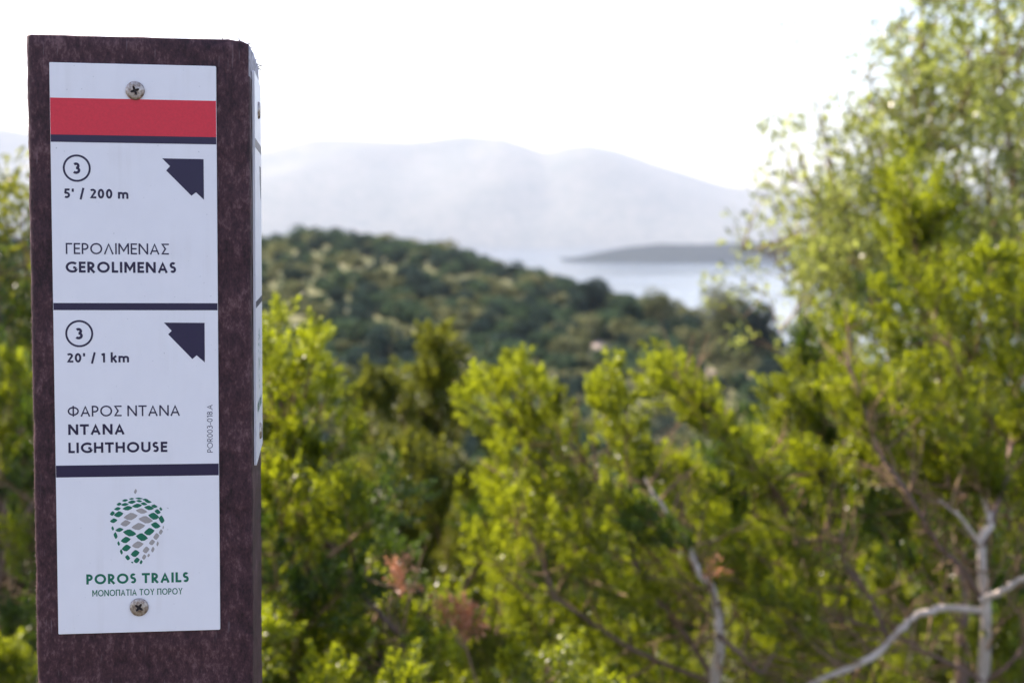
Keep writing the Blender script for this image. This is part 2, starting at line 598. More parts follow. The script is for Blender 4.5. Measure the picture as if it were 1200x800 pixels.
A_.fill([230, 300, 400, 440, 500, 530], [420, 500, 520, 560, 575, 640], 830, 46, 2.35, 0.22, (0.3, -1), 95, 0.05, 20, pdark=0.28,
        keep=lambda x, y: not (x > 470 and y < 640) and not (x > 430 and 640 < y < 760 and rng.random() < .65))
A_.fill([200, 300, 420, 560, 640, 700], [700, 720, 740, 750, 760, 780], 860, 20, 2.15, 0.15, (0.35, -1), 90, 0.045, 20)
dead = Leaves()
for (x, y) in [(470, 672), (476, 686), (548, 722), (540, 733), (556, 735), (528, 716)]:
    p0 = at(x - 6, y + 14, 2.08)
    A_.connect(p0)
    plume(dead, A_.Tw, p0, at(x, y, 2.06), 0.010, 5, leaves=26)
dead.build('dead_sprigs', M['dead'], A_.e, A_.o)
A_.build()

# --- darker spired juniper behind, centre (B)
B_ = Shrub('juniper_shrub', 500, 4.6, 'darker olive-green juniper set back in the gap between the two bright ones', 'shrub', M['juniper_olive'], M['bark_brown'], 'junipers in the foreground')
B_.limb([(0,), (500, 900, 4.6), (505, 760, 4.6), (500, 640, 4.6), (508, 520, 4.6), (512, 430, 4.6)], 0.035, 0.005)
B_.limb([(505, 760, 4.6), (460, 660, 4.6), (430, 560, 4.6), (425, 500, 4.6)], 0.015, 0.005)
B_.limb([(505, 760, 4.6), (560, 660, 4.6), (590, 560, 4.6)], 0.015, 0.005)
for tip, base in [((514, 392), (510, 470)), ((500, 425), (508, 520)), ((525, 430), (510, 520)), ((462, 452), (480, 540)), ((425, 455), (440, 540)), ((545, 460), (525, 550)), ((480, 470), (490, 570)), ((420, 500), (440, 590))]:
    B_.plume(tip, base, 4.6, 4.6 + rng.uniform(-.2, .2), 0.055, 18, ll=0.02, lw=0.007, tuftlen=0.075)
B_.fill([330, 400, 470, 520, 600, 680], [590, 530, 490, 490, 530, 570], 830, 62, 4.6, 0.4, (0.05, -1), 90, 0.10, 22, ll=0.02, lw=0.0075, tuftlen=0.085)
B_.build()

# --- leaning juniper, centre right (C)
C_ = Shrub('juniper_shrub', 840, 2.8, 'yellow-green juniper with branches leaning up to the left from a forked grey trunk', 'shrub', M['juniper'], M['bark'], 'junipers in the foreground')
C_.limb([(0,), (842, 1200, 2.75), (838, 950, 2.66), (838, 800, 2.62), (843, 745, 2.62), (845, 722, 2.62), (830, 685, 2.63), (814, 652, 2.66), (790, 612, 2.7), (766, 578, 2.75), (756, 560, 2.8)], 0.023, 0.003)
dc = Tubes()
C_.limb([(843, 745, 2.55), (868, 768, 2.56), (892, 788, 2.6), (912, 760, 2.65)], 0.009, 0.005, dc)
C_.limb([(836, 800, 2.8), (812, 755, 2.8), (780, 715, 2.8), (752, 682, 2.8), (735, 620, 2.85), (700, 560, 2.9), (650, 500, 2.9)], 0.010, 0.005, dc)
C_.limb([(912, 760, 2.75), (950, 690, 2.8), (930, 620, 2.9), (900, 560, 2.9), (860, 510, 2.9), (820, 470, 2.9), (790, 445, 2.9)], 0.007, 0.004, dc)
C_.limb([(836, 800, 2.8), (740, 760, 2.7), (650, 700, 2.7), (620, 620, 2.75), (600, 540, 2.8)], 0.009, 0.004, dc)
for tip, base in [((768, 426), (850, 500)), ((785, 432), (830, 510)), ((760, 445), (835, 480)), ((820, 462), (880, 550)), ((850, 500), (920, 590)), ((875, 540), (930, 620)), ((800, 470), (860, 530)),
                  ((715, 438), (720, 520)), ((705, 452), (715, 545)), ((735, 462), (735, 560)), ((728, 500), (740, 590)),
                  ((608, 425), (625, 500)), ((590, 440), (625, 520)), ((560, 445), (620, 520)), ((630, 445), (650, 540)), ((650, 470), (665, 560)), ((548, 470), (620, 530)), ((580, 480), (640, 560)), ((666, 500), (690, 590)),
                  ((620, 500), (670, 590)), ((590, 520), (650, 600))]:
    C_.plume(tip, base, 2.88, 2.88 + rng.uniform(-.15, .15), 0.036, 18)
C_.fill([540, 620, 700, 760, 840, 920, 990], [580, 520, 540, 520, 570, 640, 680], 830, 78, 2.9, 0.28, (-0.6, -0.9), 100, 0.048, 20, pdark=0.30,
        keep=lambda x, y: not (790 < x < 900 and y > 640 and rng.random() < .6) and not (x < 600 and y > 640))
dead = Leaves()
for (x, y) in [(838, 663)]:
    p0 = at(x - 4, y + 22, 2.5)
    C_.connect(p0)
    plume(dead, C_.Tw, p0, at(x, y + 6, 2.42), 0.006, 3, leaves=16)
dead.build('dead_sprigs', M['dead'], C_.e, C_.o)
C_.Lb.build('trunk', M['bark'], C_.e, C_.o)
C_.Lb = dc
C_.bark = M['bark_brown']
C_.build(trunk='brown_limbs')

# --- tall juniper, right (D)
D_ = Shrub('juniper_shrub', 1152, 3.0, 'tall dense juniper at the right edge with pale bare trunk and crooked dead limbs', 'shrub', M['juniper'], M['bark'], 'junipers in the foreground')
D_.limb([(0,), (1160, 1200, 2.73), (1156, 950, 2.73), (1155, 800, 2.73), (1150, 700, 2.73), (1150, 640, 2.73), (1158, 598, 2.75), (1140, 540, 3.1), (1110, 440, 3.1), (1085, 330, 3.1), (1070, 230, 3.1)], 0.026, 0.004)
D_.limb([(1150, 715, 2.73), (1112, 712, 2.70), (1076, 718, 2.68), (1060, 732, 2.66), (1042, 752, 2.65), (1010, 776, 2.63), (950, 802, 2.63), (900, 830, 2.63)], 0.013, 0.010)
D_.limb([(1150, 703, 2.71), (1178, 690, 2.68), (1200, 676, 2.68), (1230, 650, 2.68)], 0.013, 0.009)
D_.limb([(1150, 640, 2.73), (1120, 600, 2.68), (1100, 586, 2.68)], 0.008, 0.004)
dk = Tubes()
D_.limb([(1150, 705, 2.73), (1130, 668, 2.69), (1100, 640, 2.68), (1080, 608, 2.68), (1056, 566, 2.68), (1030, 530, 2.71), (1010, 470, 2.73), (990, 410, 2.78)], 0.010, 0.004, dk)
D_.limb([(1155, 800, 2.73), (1110, 775, 2.71), (1050, 745, 2.71), (990, 725, 2.73), (960, 728, 2.73)], 0.008, 0.004, dk)
D_.limb([(1042, 752, 2.68), (1020, 700, 2.71), (990, 660, 2.73), (985, 620, 2.73)], 0.008, 0.004, dk)
D_.limb([(1150, 640, 2.73), (1180, 560, 2.78), (1195, 450, 3.1), (1190, 350, 3.1)], 0.012, 0.004, dk)
D_.limb([(1155, 800, 2.73), (1190, 770, 2.68), (1230, 720, 2.68)], 0.008, 0.004, dk)
DkL = Leaves()
for tip, base in [((1062, 172), (1072, 260)), ((1050, 205), (1075, 290)), ((1095, 215), (1085, 310)), ((1065, 250), (1085, 340)), ((1110, 250), (1095, 340)), ((1040, 262), (1075, 345)), ((1085, 270), (1090, 370)), ((1100, 300), (1095, 400))]:
    p0, p1 = at(*base, 3.1), at(*tip, 3.1 + rng.uniform(-.12, .12))
    D_.connect(p0)
    plume(DkL, D_.Tw, p0, p1, 0.042, 20)
DkL.build('crown_top', M['juniper'], D_.e, D_.o)
D_.fill([860, 930, 985, 1010, 1060, 1120, 1180, 1280], [560, 400, 345, 330, 290, 300, 300, 260], 560, 105, 3.1, 0.30, (-0.4, -1), 92, 0.046, 20, pdark=0.28,
        keep=lambda x, y: not (x < 930 and y > 520 and rng.random() < .5))
D_.fill([930, 1000, 1100, 1280], [540, 540, 540, 540], 840, 44, 3.15, 0.25, (-0.45, -0.9), 90, 0.042, 17, pdark=0.28,
        keep=lambda x, y: not (1060 < x < 1195 and y > 570 and rng.random() < .7))
for tip, base in [((1010, 470), (1060, 560)), ((985, 440), (1035, 520)), ((1130, 520), (1165, 600)), ((1170, 540), (1185, 620)), ((1190, 720), (1200, 800)), ((1160, 750), (1180, 820))]:
    D_.plume(tip, base, 2.8, 2.75, 0.036, 20)
D_.Lb.build('trunk', M['bark'], D_.e, D_.o)
D_.Lb = dk
D_.bark = M['bark_brown']
D_.build(trunk='brown_limbs')

# --- taller broad-leaved tree behind on the right (E)
E_ = Shrub('broadleaf_tree', 1130, 5.6, 'loose pale olive-green tree rising against the sky at top right', 'tree', M['broad'], M['bark_brown'])
E_.limb([(0,), (1130, 800, 5.6), (1125, 560, 5.6), (1110, 380, 5.6), (1095, 200, 5.6), (1080, 40, 5.6), (1075, -60, 5.6)], 0.05, 0.006)
E_.limb([(1125, 560, 5.6), (1180, 400, 5.6), (1190, 220, 5.6), (1170, 60, 5.6), (1165, -50, 5.6)], 0.03, 0.006)
E_.limb([(1125, 560, 5.6), (1040, 400, 5.5), (1000, 300, 5.5), (975, 210, 5.5), (955, 120, 5.5)], 0.022, 0.004)
E_.limb([(1110, 380, 5.6), (1060, 280, 5.6), (1030, 180, 5.6), (1020, 90, 5.6)], 0.02, 0.004)
E_.limb([(1040, 400, 5.5), (960, 360, 5.5), (920, 330, 5.5), (905, 280, 5.5)], 0.012, 0.003)
E_.limb([(1180, 400, 5.6), (1230, 300, 5.6), (1250, 150, 5.6)], 0.02, 0.004)
kw = dict(leaves=12, ll=0.033, lw=0.0135, tuftlen=0.10, spread=0.9)
E_.fill([945, 985, 1030, 1055, 1075, 1120, 1160, 1200, 1280], [260, 190, 110, 0, -60, -60, -60, -80, -60], 340, 125, 5.6, 0.5, (-0.15, -1), 75, 0.12, 17, **kw)
E_.fill([925, 965, 1000, 1280], [340, 305, 280, 260], 520, 50, 5.5, 0.35, (-0.4, -1), 80, 0.10, 15, **kw)
E_.fill([890, 930, 980, 1060], [200, 90, 60, 20], 340, 26, 5.5, 0.3, (-0.4, -1), 70, 0.07, 7, leaves=7, ll=0.033, lw=0.013, tuftlen=0.09, spread=0.8)
for tip, base in [((930, 30), (945, 110)), ((905, 165), (930, 215)), ((900, 212), (935, 240)), ((895, 290), (925, 320)), ((862, 275), (900, 300)), ((985, 70), (1000, 150)), ((1018, 90), (1025, 170)), ((960, 120), (975, 190)),
                  ((870, 395), (910, 410)), ((832, 345), (870, 372)), ((862, 320), (895, 345)), ((940, 180), (960, 240))]:
    E_.plume(tip, base, 5.5, 5.5, 0.06, 7, leaves=6, ll=0.03, lw=0.012, tuftlen=0.08, spread=0.9)
E_.build()

# --- shrubs left of the post (F)
F_ = Shrub('juniper_shrub', -20, 3.6, 'light green leafy shrub at the far left edge behind the post', 'shrub', M['juniper_olive'], M['bark_brown'], None)
F_.limb([(0,), (-20, 900, 3.6), (-10, 700, 3.6), (10, 560, 3.6), (0, 400, 3.6), (-5, 280, 3.6)], 0.03, 0.006)
F_.limb([(-10, 700, 3.6), (30, 640, 3.5), (70, 600, 3.5)], 0.012, 0.006)
F_.fill([-160, -60, 10, 60, 110], [190, 200, 190, 260, 330], 420, 44, 3.8, 0.3, (0, -1), 80, 0.075, 15, pdark=0.45, leaves=12, ll=0.028, lw=0.012, tuftlen=0.08, spread=0.8)
F_.build()
H_ = Shrub('juniper_shrub', -30, 3.0, 'dark green juniper at the lower left corner beside the post', 'shrub', M['juniper_dark'], M['bark_brown'], 'junipers in the foreground')
H_.limb([(0,), (-40, 1000, 3.0), (-30, 800, 3.0), (-5, 640, 3.0), (0, 520, 3.0), (10, 440, 3.0)], 0.03, 0.006)
H_.limb([(-30, 800, 3.0), (10, 640, 2.9), (40, 590, 2.9), (80, 560, 2.9)], 0.014, 0.008)
H_.fill([-120, -20, 40, 120], [380, 360, 380, 460], 640, 34, 3.1, 0.25, (0.1, -1), 85, 0.05, 20)
H_.fill([-120, 0, 120], [640, 660, 640], 850, 16, 3.1, 0.25, (0.1, -1), 85, 0.05, 18)
lt = Leaves()
for tip, base in [((8, 765), (0, 830)), ((22, 780), (20, 850)), ((-10, 770), (-10, 840))]:
    p0, p1 = at(*base, 2.6), at(*tip, 2.6)
    H_.connect(p0)
    plume(lt, H_.Tw, p0, p1, 0.03, 16)
for tip, base in [((20, 430), (10, 500)), ((0, 470), (-10, 540)), ((20, 620), (10, 690)), ((5, 500), (0, 570))]:
    p0, p1 = at(*base, 2.85), at(*tip, 2.85)
    H_.connect(p0)
    plume(lt, H_.Tw, p0, p1, 0.03, 14)
lt.build('bright_sprays', M['juniper'], H_.e, H_.o)
H_.build()
# --- shrubs further down the slope, seen through the gaps
spots = [(370, 8.0, 505), (640, 7.0, 590), (760, 9.5, 560), (900, 7.5, 560), (980, 11.0, 470), (1080, 7.5, 520), (1190, 9.0, 480), (560, 12.0, 505), (690, 15.0, 500), (470, 10.0, 520),
         (820, 14.0, 490), (20, 8.0, 330), (-70, 7.0, 300), (1130, 13.0, 420), (320, 13.0, 470), (60, 12.0, 360), (880, 16.0, 460), (740, 6.0, 690), (1010, 6.0, 640), (440, 6.5, 690), (590, 18.0, 490), (410, 16.0, 490)]
slope_meshes = []
for v_ in range(3):
    Lq, Tq = Leaves(), Tubes()
    Tq.add([np.zeros(3), np.array([0.02, 0, 0.35]), np.array([-0.03, 0.02, 0.7])], 0.05, 0.02, 6)
    for q in range(46):
        u = rand_unit(1)[0]
        u[2] = abs(u[2]) * 0.9
        p1 = np.array([0, 0, 0.30]) + u * np.array([0.55, 0.55, 0.72]) * rng.uniform(0.6, 1.05)
        p0 = np.array([0, 0, 0.2]) + (p1 - np.array([0, 0, 0.2])) * 0.55
        if q < 14: Tq.add(curve_pts(np.array([0, 0, rng.uniform(.1, .6)]), p0, np.zeros(3), 4), 0.014, 0.006, 4)
        plume(Lq, Tq, p0, p1, 0.11, 12, leaves=34, ll=0.034, lw=0.014, tuftlen=0.09, spread=0.5)
    slope_meshes.append((Lq, Tq))
sm_data = []
for v_, (Lq, Tq) in enumerate(slope_meshes):
    a_ = Lq.build('crown', M[('juniper_olive', 'juniper_dark', 'juniper')[v_]], None, (0, 0, 0))
    b__ = Tq.build('trunk', M['bark_brown'], None, (0, 0, 0))
    sm_data.append((a_.data, b__.data))
    bpy.data.objects.remove(a_)
    bpy.data.objects.remove(b__)
for k, (px, Yd, ptop) in enumerate(spots):
    top = at(px, ptop + (45 if 300 < px < 880 else 0), Yd)
    z0 = float(gz(top[0], Yd)) - 0.05
    s_ = max(0.6, (top[2] - z0) / 1.02)
    e = empty('slope_shrub', (top[0], Yd, z0), (0, 0, rng.uniform(0, 6.28)))
    wd_ = min(s_, 1.3 + Yd * 0.05)
    e.scale = (wd_, wd_, s_)
    side_ = ('to the left of the post' if px < 100 else 'just right of the post' if px < 480 else 'below the middle of the hill' if px < 720 else 'behind the leaning juniper' if px < 950 else 'behind the tall right juniper')
    far_ = 'near' if Yd < 8.5 else 'farther' if Yd < 13 else 'farthest'
    vi_ = (k * 2) % 3 if k % 4 else 1
    lab = '%s half hidden %s shrub down the slope %s' % (far_, ('olive-green', 'dark green', 'bright green')[vi_], side_)
    tag(e, lab, 'shrub', lab.replace('shrub', 'shrubs'))
    for nm, d_ in zip(('crown', 'trunk'), sm_data[(k * 2) % 3 if k % 4 else 1]):
        c_ = bpy.data.objects.new(nm, d_)
        COL.objects.link(c_)
        c_.parent = e
print('leaves', [s_.Lv.count() for s_ in (A_, B_, C_, D_, E_, F_, H_)])

# ------------------------------------------------------------------ maquis on the far slope
def bush_mesh(i, n, R, H, sub=True):
    """uneven crown of leaf clumps over a short stem"""
    lob = rng.uniform(-1, 1, (rng.integers(4, 7), 3)) * np.array([R * 0.55, R * 0.55, H * 0.25]) + np.array([0, 0, H * 0.55])
    lr = rng.uniform(0.42, 0.62, len(lob)) * R
    k = rng.integers(0, len(lob), n)
    u = rand_unit(n)
    P = lob[k] + u * (lr[k] * rng.uniform(0.72, 1.06, n) ** 0.6)[:, None] * np.array([1, 1, H / R * 0.62])
    P[:, 2] = np.maximum(P[:, 2], 0.1)
    D = norm(u + rand_unit(n) * 0.8)
    side = norm(np.cross(D, rand_unit(n)))
    L = rng.uniform(0.35, 0.65, (n, 1)) * R / 2.2
    W = L * 0.75
    V = np.stack([P - D * L * .5, P + side * W * .5, P + D * L * .5, P - side * W * .5], 1).reshape(-1, 3)
    # stems
    Tb = Tubes()
    for q in range(3):
        Tb.add([np.array([0, 0, -0.5]), lob[q] * np.array([0.4, 0.4, 0.5]), lob[q]], 0.14, 0.05, 4)
    SV = np.array(Tb.v)
    SF = np.array(Tb.f)
    F = np.concatenate([np.arange(len(V)).reshape(-1, 4), SF + len(V)])
    mi = np.concatenate([np.zeros(len(V) // 4, int), np.ones(len(SF), int)])
    return np.concatenate([V, SV]), F, mi


variants = []
for i in range(9):
    V, F, mi = bush_mesh(i, 620, rng.uniform(1.9, 2.7), rng.uniform(2.2, 3.8))
    variants.append((V, F, mi, i % 3))
vmesh = []
for (V, F, mi, mk) in variants:
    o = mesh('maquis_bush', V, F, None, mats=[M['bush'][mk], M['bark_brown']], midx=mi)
    vmesh.append(o.data)
    bpy.data.objects.remove(o)

soil_line = [on_slope(x, y) for x, y in [(655, 385), (690, 402), (725, 413), (760, 420), (800, 430), (840, 436), (880, 440)]]
soil_pts = np.array([(p[0], p[1]) for p in soil_line])
tr = patch('bare_track', [tuple(p) for p in soil_pts], [1.5, 3, 2.4, 3.5, 3, 2, 1.4], M['soil'])
tag(tr, kind='structure')
soil2 = [on_slope(x, y) for x, y in [(400, 335), (430, 345), (470, 352), (520, 350), (560, 366)]]
soil_all = soil_pts

cand = []
cell = {}
for _ in range(26000):
    px = rng.uniform(-80, 1120)
    R = np.interp(px, RP, RR)
    r = rng.uniform(95, R + 14)
    a = math.atan((px - 600) / FPX)
    x, y = r * math.sin(a), r * math.cos(a)
    if 60 < px < 280: continue
    dn = smoothnoise(np.array(x / 22), np.array(y / 22), 21)
    md = 3.4 + 1.7 * float(dn) + (0.9 if r < R - 20 else -0.4)
    if np.min(np.hypot(soil_all[:, 0] - x, soil_all[:, 1] - y)) < 5.0 and rng.random() < 0.93: continue
    key = (int(x // 4), int(y // 4))
    ok = True
    for ix in (-1, 0, 1):
        for iy in (-1, 0, 1):
            for (qx, qy) in cell.get((key[0] + ix, key[1] + iy), ()):
                if (qx - x) ** 2 + (qy - y) ** 2 < md * md: ok = False
    if not ok: continue
    cell.setdefault(key, []).append((x, y))
    z = float(gz(x, y)) - 0.3
    p = np.array([x, y, z + 1.5]) - CAM
    dz = p @ _fw
    sx, sy = 600 + FPX * p[0] / dz, 400 - FPX * (p @ _up) / dz
    cand.append((x, y, z, sx, sy, dz))
print('bushes', len(cand))
front = lambda sx: np.interp(sx, [-100, 35, 300, 340, 420, 540, 560, 640, 700, 760, 860, 930, 1000], [180, 180, 370, 380, 450, 400, 430, 430, 440, 430, 500, 400, 330])
vis = [c for c in cand if 303 < c[3] < 1000 and c[4] < front(c[3])]
vis.sort(key=lambda c: c[5])
named = vis[:296]
ids = set(id(c) for c in named)
rest = [c for c in cand if id(c) not in ids]
print('visible', len(vis), 'rest', len(rest))


def scl(c):
    return rng.uniform(0.55, 1.1)


for k, c in enumerate(named):
    tone = int(rng.choice([0, 1, 2], p=[0.36, 0.28, 0.36]))
    vi_ = tone + 3 * int(rng.integers(0, 3))
    o = bpy.data.objects.new('maquis_bush', vmesh[vi_])
    COL.objects.link(o)
    s_ = scl(c)
    o.location = c[:3]
    o.scale = (s_, s_, s_ * rng.uniform(0.8, 1.2))
    o.rotation_euler = (0, 0, rng.uniform(0, 6.28))
    rx_ = c[3]
    zone = ('on the left shoulder of the ridge' if rx_ < 440 else 'on the middle of the ridge' if rx_ < 620 else 'above the bare pinkish track' if rx_ < 760 else 'near the water end of the ridge')
    crest = np.interp(rx_, RP, RY)
    hgt = 'along the crest' if c[4] < crest + 16 else 'high' if c[4] < crest + 55 else 'low'
    o_tone = ('green rounded', 'dry olive-tan', 'blackish green')[tone]
    tag(o, '%s bush %s %s' % (o_tone, hgt, zone), 'bush', '%s bushes %s %s' % (o_tone, hgt, zone))
SV, SF, SM = [], [], []
off = 0
for c in rest:
    V, F, mi, mk = variants[int(rng.choice([0, 1, 2], p=[0.36, 0.28, 0.36])) + 3 * int(rng.integers(0, 3))]
    keep = np.ones(len(F), bool)
    if c[5] > 0:
        keep = (mi == 1) | (np.arange(len(F)) % 3 != 0)
    s_ = scl(c)
    a = rng.uniform(0, 6.28)
    Rm = np.array([[math.cos(a), -math.sin(a), 0], [math.sin(a), math.cos(a), 0], [0, 0, 1]])
    W_ = (V * s_) @ Rm.T + np.array(c[:3])
    SV.append(W_)
    SF.append(F[keep] + off)
    SM.append(np.where(mi[keep] == 1, 3, mk))
    off += len(V)
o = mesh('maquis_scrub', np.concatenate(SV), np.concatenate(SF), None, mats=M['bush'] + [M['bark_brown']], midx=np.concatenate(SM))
tag(o, 'dense evergreen scrub covering the hillside between the larger bushes', 'scrub', None, 'stuff')

# the large rounded tree at the right end of the ridge, with two darker ones beside it
def big_tree(px, ytop, ybot, wpx, Y, label, mat, cat='tree'):
    base = at(px, ybot, Y)
    base[2] = float(gz(base[0], base[1])) - 0.3
    top = at(px, ytop, Y)
    R = wpx / FPX * Y / 2
    H = top[2] - base[2]
    e = tag(empty('hillside_tree', base), label, cat, 'larger trees on the ridge end')
    n = 5200
    nl = 16
    lob = rand_unit(nl) * np.array([R * 0.60, R * 0.55, H * 0.30]) * rng.uniform(0.4, 1, (nl, 1)) + np.array([0, 0, H * 0.60])
    lr = rng.uniform(0.34, 0.50, nl) * min(R, H * 0.7)
    k = rng.integers(0, nl, n)
    u = rand_unit(n)
    P = lob[k] + u * (lr[k] * rng.uniform(0.5, 1.08, n) ** 0.6)[:, None]
    Lv = Leaves()
    L = rng.uniform(0.25, 0.5, n)
    Lv.add(P, norm(u + rand_unit(n) * 0.8), L, L * 0.7)
    Lv.build('crown', mat, e, (0, 0, 0))
    T = Tubes()
    T.add([np.zeros(3), np.array([0.1, 0, H * 0.3]), np.array([0, 0.1, H * 0.55])], 0.28, 0.15, 7)
    for q in range(6):
        T.add([np.array([0.05, 0, H * rng.uniform(.25, .45)]), lob[q] * 0.6 + np.array([0, 0, H * .15]), lob[q]], 0.12, 0.03, 5)
    T.build('trunk', M['bark_brown'], e, (0, 0, 0))


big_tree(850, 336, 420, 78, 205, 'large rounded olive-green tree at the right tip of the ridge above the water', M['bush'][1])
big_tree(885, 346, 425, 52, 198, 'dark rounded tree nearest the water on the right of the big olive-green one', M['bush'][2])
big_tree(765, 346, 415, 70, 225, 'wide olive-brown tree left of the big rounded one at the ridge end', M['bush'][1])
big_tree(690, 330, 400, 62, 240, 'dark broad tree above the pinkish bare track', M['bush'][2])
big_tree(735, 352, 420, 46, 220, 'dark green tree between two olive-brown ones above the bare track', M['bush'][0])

# ------------------------------------------------------------------ the waymark post
YAW, ROLL = 1.35282e-01, 8.389e-03
Mw = np.array(Euler((0, ROLL, YAW), 'XYZ').to_matrix())
PO = np.array([-0.240901, 0.75, 1.437909])          # top-left corner of the front plate
PW, PH = 0.0851716, 0.3028426
ML, MR, MT = 0.0118557, 0.0176549, 0.0143479
WX, DX = PW + ML + MR, 0.118
CX = (PW + MR - ML) / 2
BZ = -1.50                                           # base below the plate's top edge
base = PO + Mw @ np.array([CX, DX / 2, BZ])
post = empty('waymark_post', base, (0, ROLL, YAW))
tag(post, 'dark brown square trail marker post carrying white direction plates', 'signpost')


def loc(a, b_, y=0.0):
    """plate coordinates (a right, b up from the plate's top-left corner) to post coordinates"""
    return (a - CX, y - DX / 2, b_ - BZ)


def pl(px, py):
    """where a measured point of the print lies on the plate"""
    d = ray(px, py)
    nrm = Mw @ np.array([0, 1.0, 0])
    t = ((PO - CAM) @ nrm) / (d @ nrm)
    q = Mw.T @ (CAM + d * t - PO)
    return q[0], q[2]


# materials
g = G('recycled_plastic_post')
tc = g.n('TexCoord').outputs['Object']
mp = g.n('Mapping', Vector=tc)
mp.inputs['Scale'].default_value = (1, 1, 0.55)
n1 = g.noise(mp.outputs[0], 260, 6, 0.72)
n2 = g.noise(tc, 38, 5, 0.65)
n3 = g.noise(mp.outputs[0], 900, 3, 0.6)
mp2 = g.n('Mapping', Vector=tc)
mp2.inputs['Rotation'].default_value = (0.3, 0.5, 0.2)
mp2.inputs['Scale'].default_value = (1, 1, 0.12)
n4 = g.noise(mp2.outputs[0], 420, 2, 0.5)
f = g.n('Math', {'operation': 'MULTIPLY'}, i0=n1, i1=0.5).outputs[0]
f = g.n('Math', {'operation': 'MULTIPLY_ADD'}, i0=n2, i1=0.3, i2=f).outputs[0]
f = g.n('Math', {'operation': 'MULTIPLY_ADD'}, i0=n3, i1=0.22, i2=f).outputs[0]
col = g.ramp(f, [(0.37, (0.006, 0.0015, 0.003)), (0.45, (0.032, 0.009, 0.014)), (0.54, (0.066, 0.023, 0.030)), (0.64, (0.17, 0.085, 0.09))])
scr = g.ramp(n4, [(0.70, (0, 0, 0)), (0.78, (0.35, 0.35, 0.35))])
col = g.mix(scr, col, (0.26, 0.20, 0.22))
sep = g.n('SeparateXYZ', Vector=tc)
# scuffed pale saw-cut wear near the top of the right side face
zt = BZ * -1 + MT
wz = g.n('Math', {'operation': 'GREATER_THAN'}, i0=sep.outputs[2], i1=zt - 0.019).outputs[0]
wx = g.n('Math', {'operation': 'GREATER_THAN'}, i0=sep.outputs[0], i1=WX / 2 - 0.0008).outputs[0]
wn = g.ramp(n1, [(0.36, (0, 0, 0)), (0.55, (1, 1, 1))])
wm = g.n('Math', {'operation': 'MULTIPLY'}, i0=wz, i1=wx).outputs[0]
wm = g.n('Math', {'operation': 'MULTIPLY'}, i0=wm, i1=wn).outputs[0]
col = g.mix(wm, col, (0.50, 0.46, 0.50))
b = g.n('BsdfPrincipled', Base_Color=col, Roughness=0.62, Normal=g.bump(f, 0.9, 0.0012))
b.inputs['Specular IOR Level'].default_value = 0.35
M['post'] = g.done(b.outputs[0])

g = G('white_sign_plate')
tc = g.n('TexCoord').outputs['Object']
n1 = g.noise(tc, 55, 4, 0.6)
n2 = g.noise(tc, 520, 2, 0.5)
n5 = g.noise(tc, 1300, 2, 0.5)
col = g.mix(n1, (0.84, 0.79, 0.82), (0.90, 0.855, 0.88))
col = g.mix(g.ramp(n2, [(0.735, (0, 0, 0)), (0.80, (0.7, 0.7, 0.7))]), col, (0.42, 0.40, 0.42))
mps = g.n('Mapping', Vector=tc)
mps.inputs['Scale'].default_value = (1, 1, 0.05)
n6 = g.noise(mps.outputs[0], 160, 4, 0.6)
n7 = g.noise(tc, 18, 3, 0.6)
st_ = g.n('Math', {'operation': 'MULTIPLY'}, i0=g.ramp(n6, [(0.50, (0, 0, 0)), (0.75, (0.25, 0.25, 0.25))]), i1=g.ramp(n7, [(0.40, (0, 0, 0)), (0.65, (1, 1, 1))])).outputs[0]
col = g.mix(st_, col, (0.60, 0.53, 0.50))
b = g.n('BsdfPrincipled', Base_Color=col, Roughness=0.38, Normal=g.bump(n5, 0.25, 0.0002))
M['plate'] = g.done(b.outputs[0])
M['red'] = flat('red_print', (0.74, 0.026, 0.050), 0.4, 0.4)
M['navy'] = flat('dark_navy_print', (0.020, 0.011, 0.048), 0.4, 0.4)
M['green'] = flat('green_print', (0.0, 0.15, 0.085), 0.4, 0.4)
M['grey'] = flat('warm_grey_print', (0.40, 0.35, 0.33), 0.4, 0.4)
g = G('tarnished_screw_steel')
tc = g.n('TexCoord').outputs['Object']
n1 = g.noise(tc, 500, 3, 0.6)
col = g.ramp(n1, [(0.35, (0.22, 0.15, 0.12)), (0.55, (0.45, 0.38, 0.34)), (0.75, (0.60, 0.55, 0.52))])
b = g.n('BsdfPrincipled', Base_Color=col, Roughness=0.42, Metallic=0.75, Normal=g.bump(n1, 0.3, 0.0004))
M['screw'] = g.done(b.outputs[0])
M['recess'] = flat('screw_recess_shade', (0.06, 0.045, 0.045), 0.6, 0.3, 0.3)  # dark tone puts the shade inside the screw cross into the colour
M['fibre'] = flat('pale_plastic_fibre', (0.30, 0.20, 0.20), 0.6, 0.3)
M['fibre_dark'] = flat('brown_plastic_splinter', (0.10, 0.06, 0.07), 0.7, 0.2)


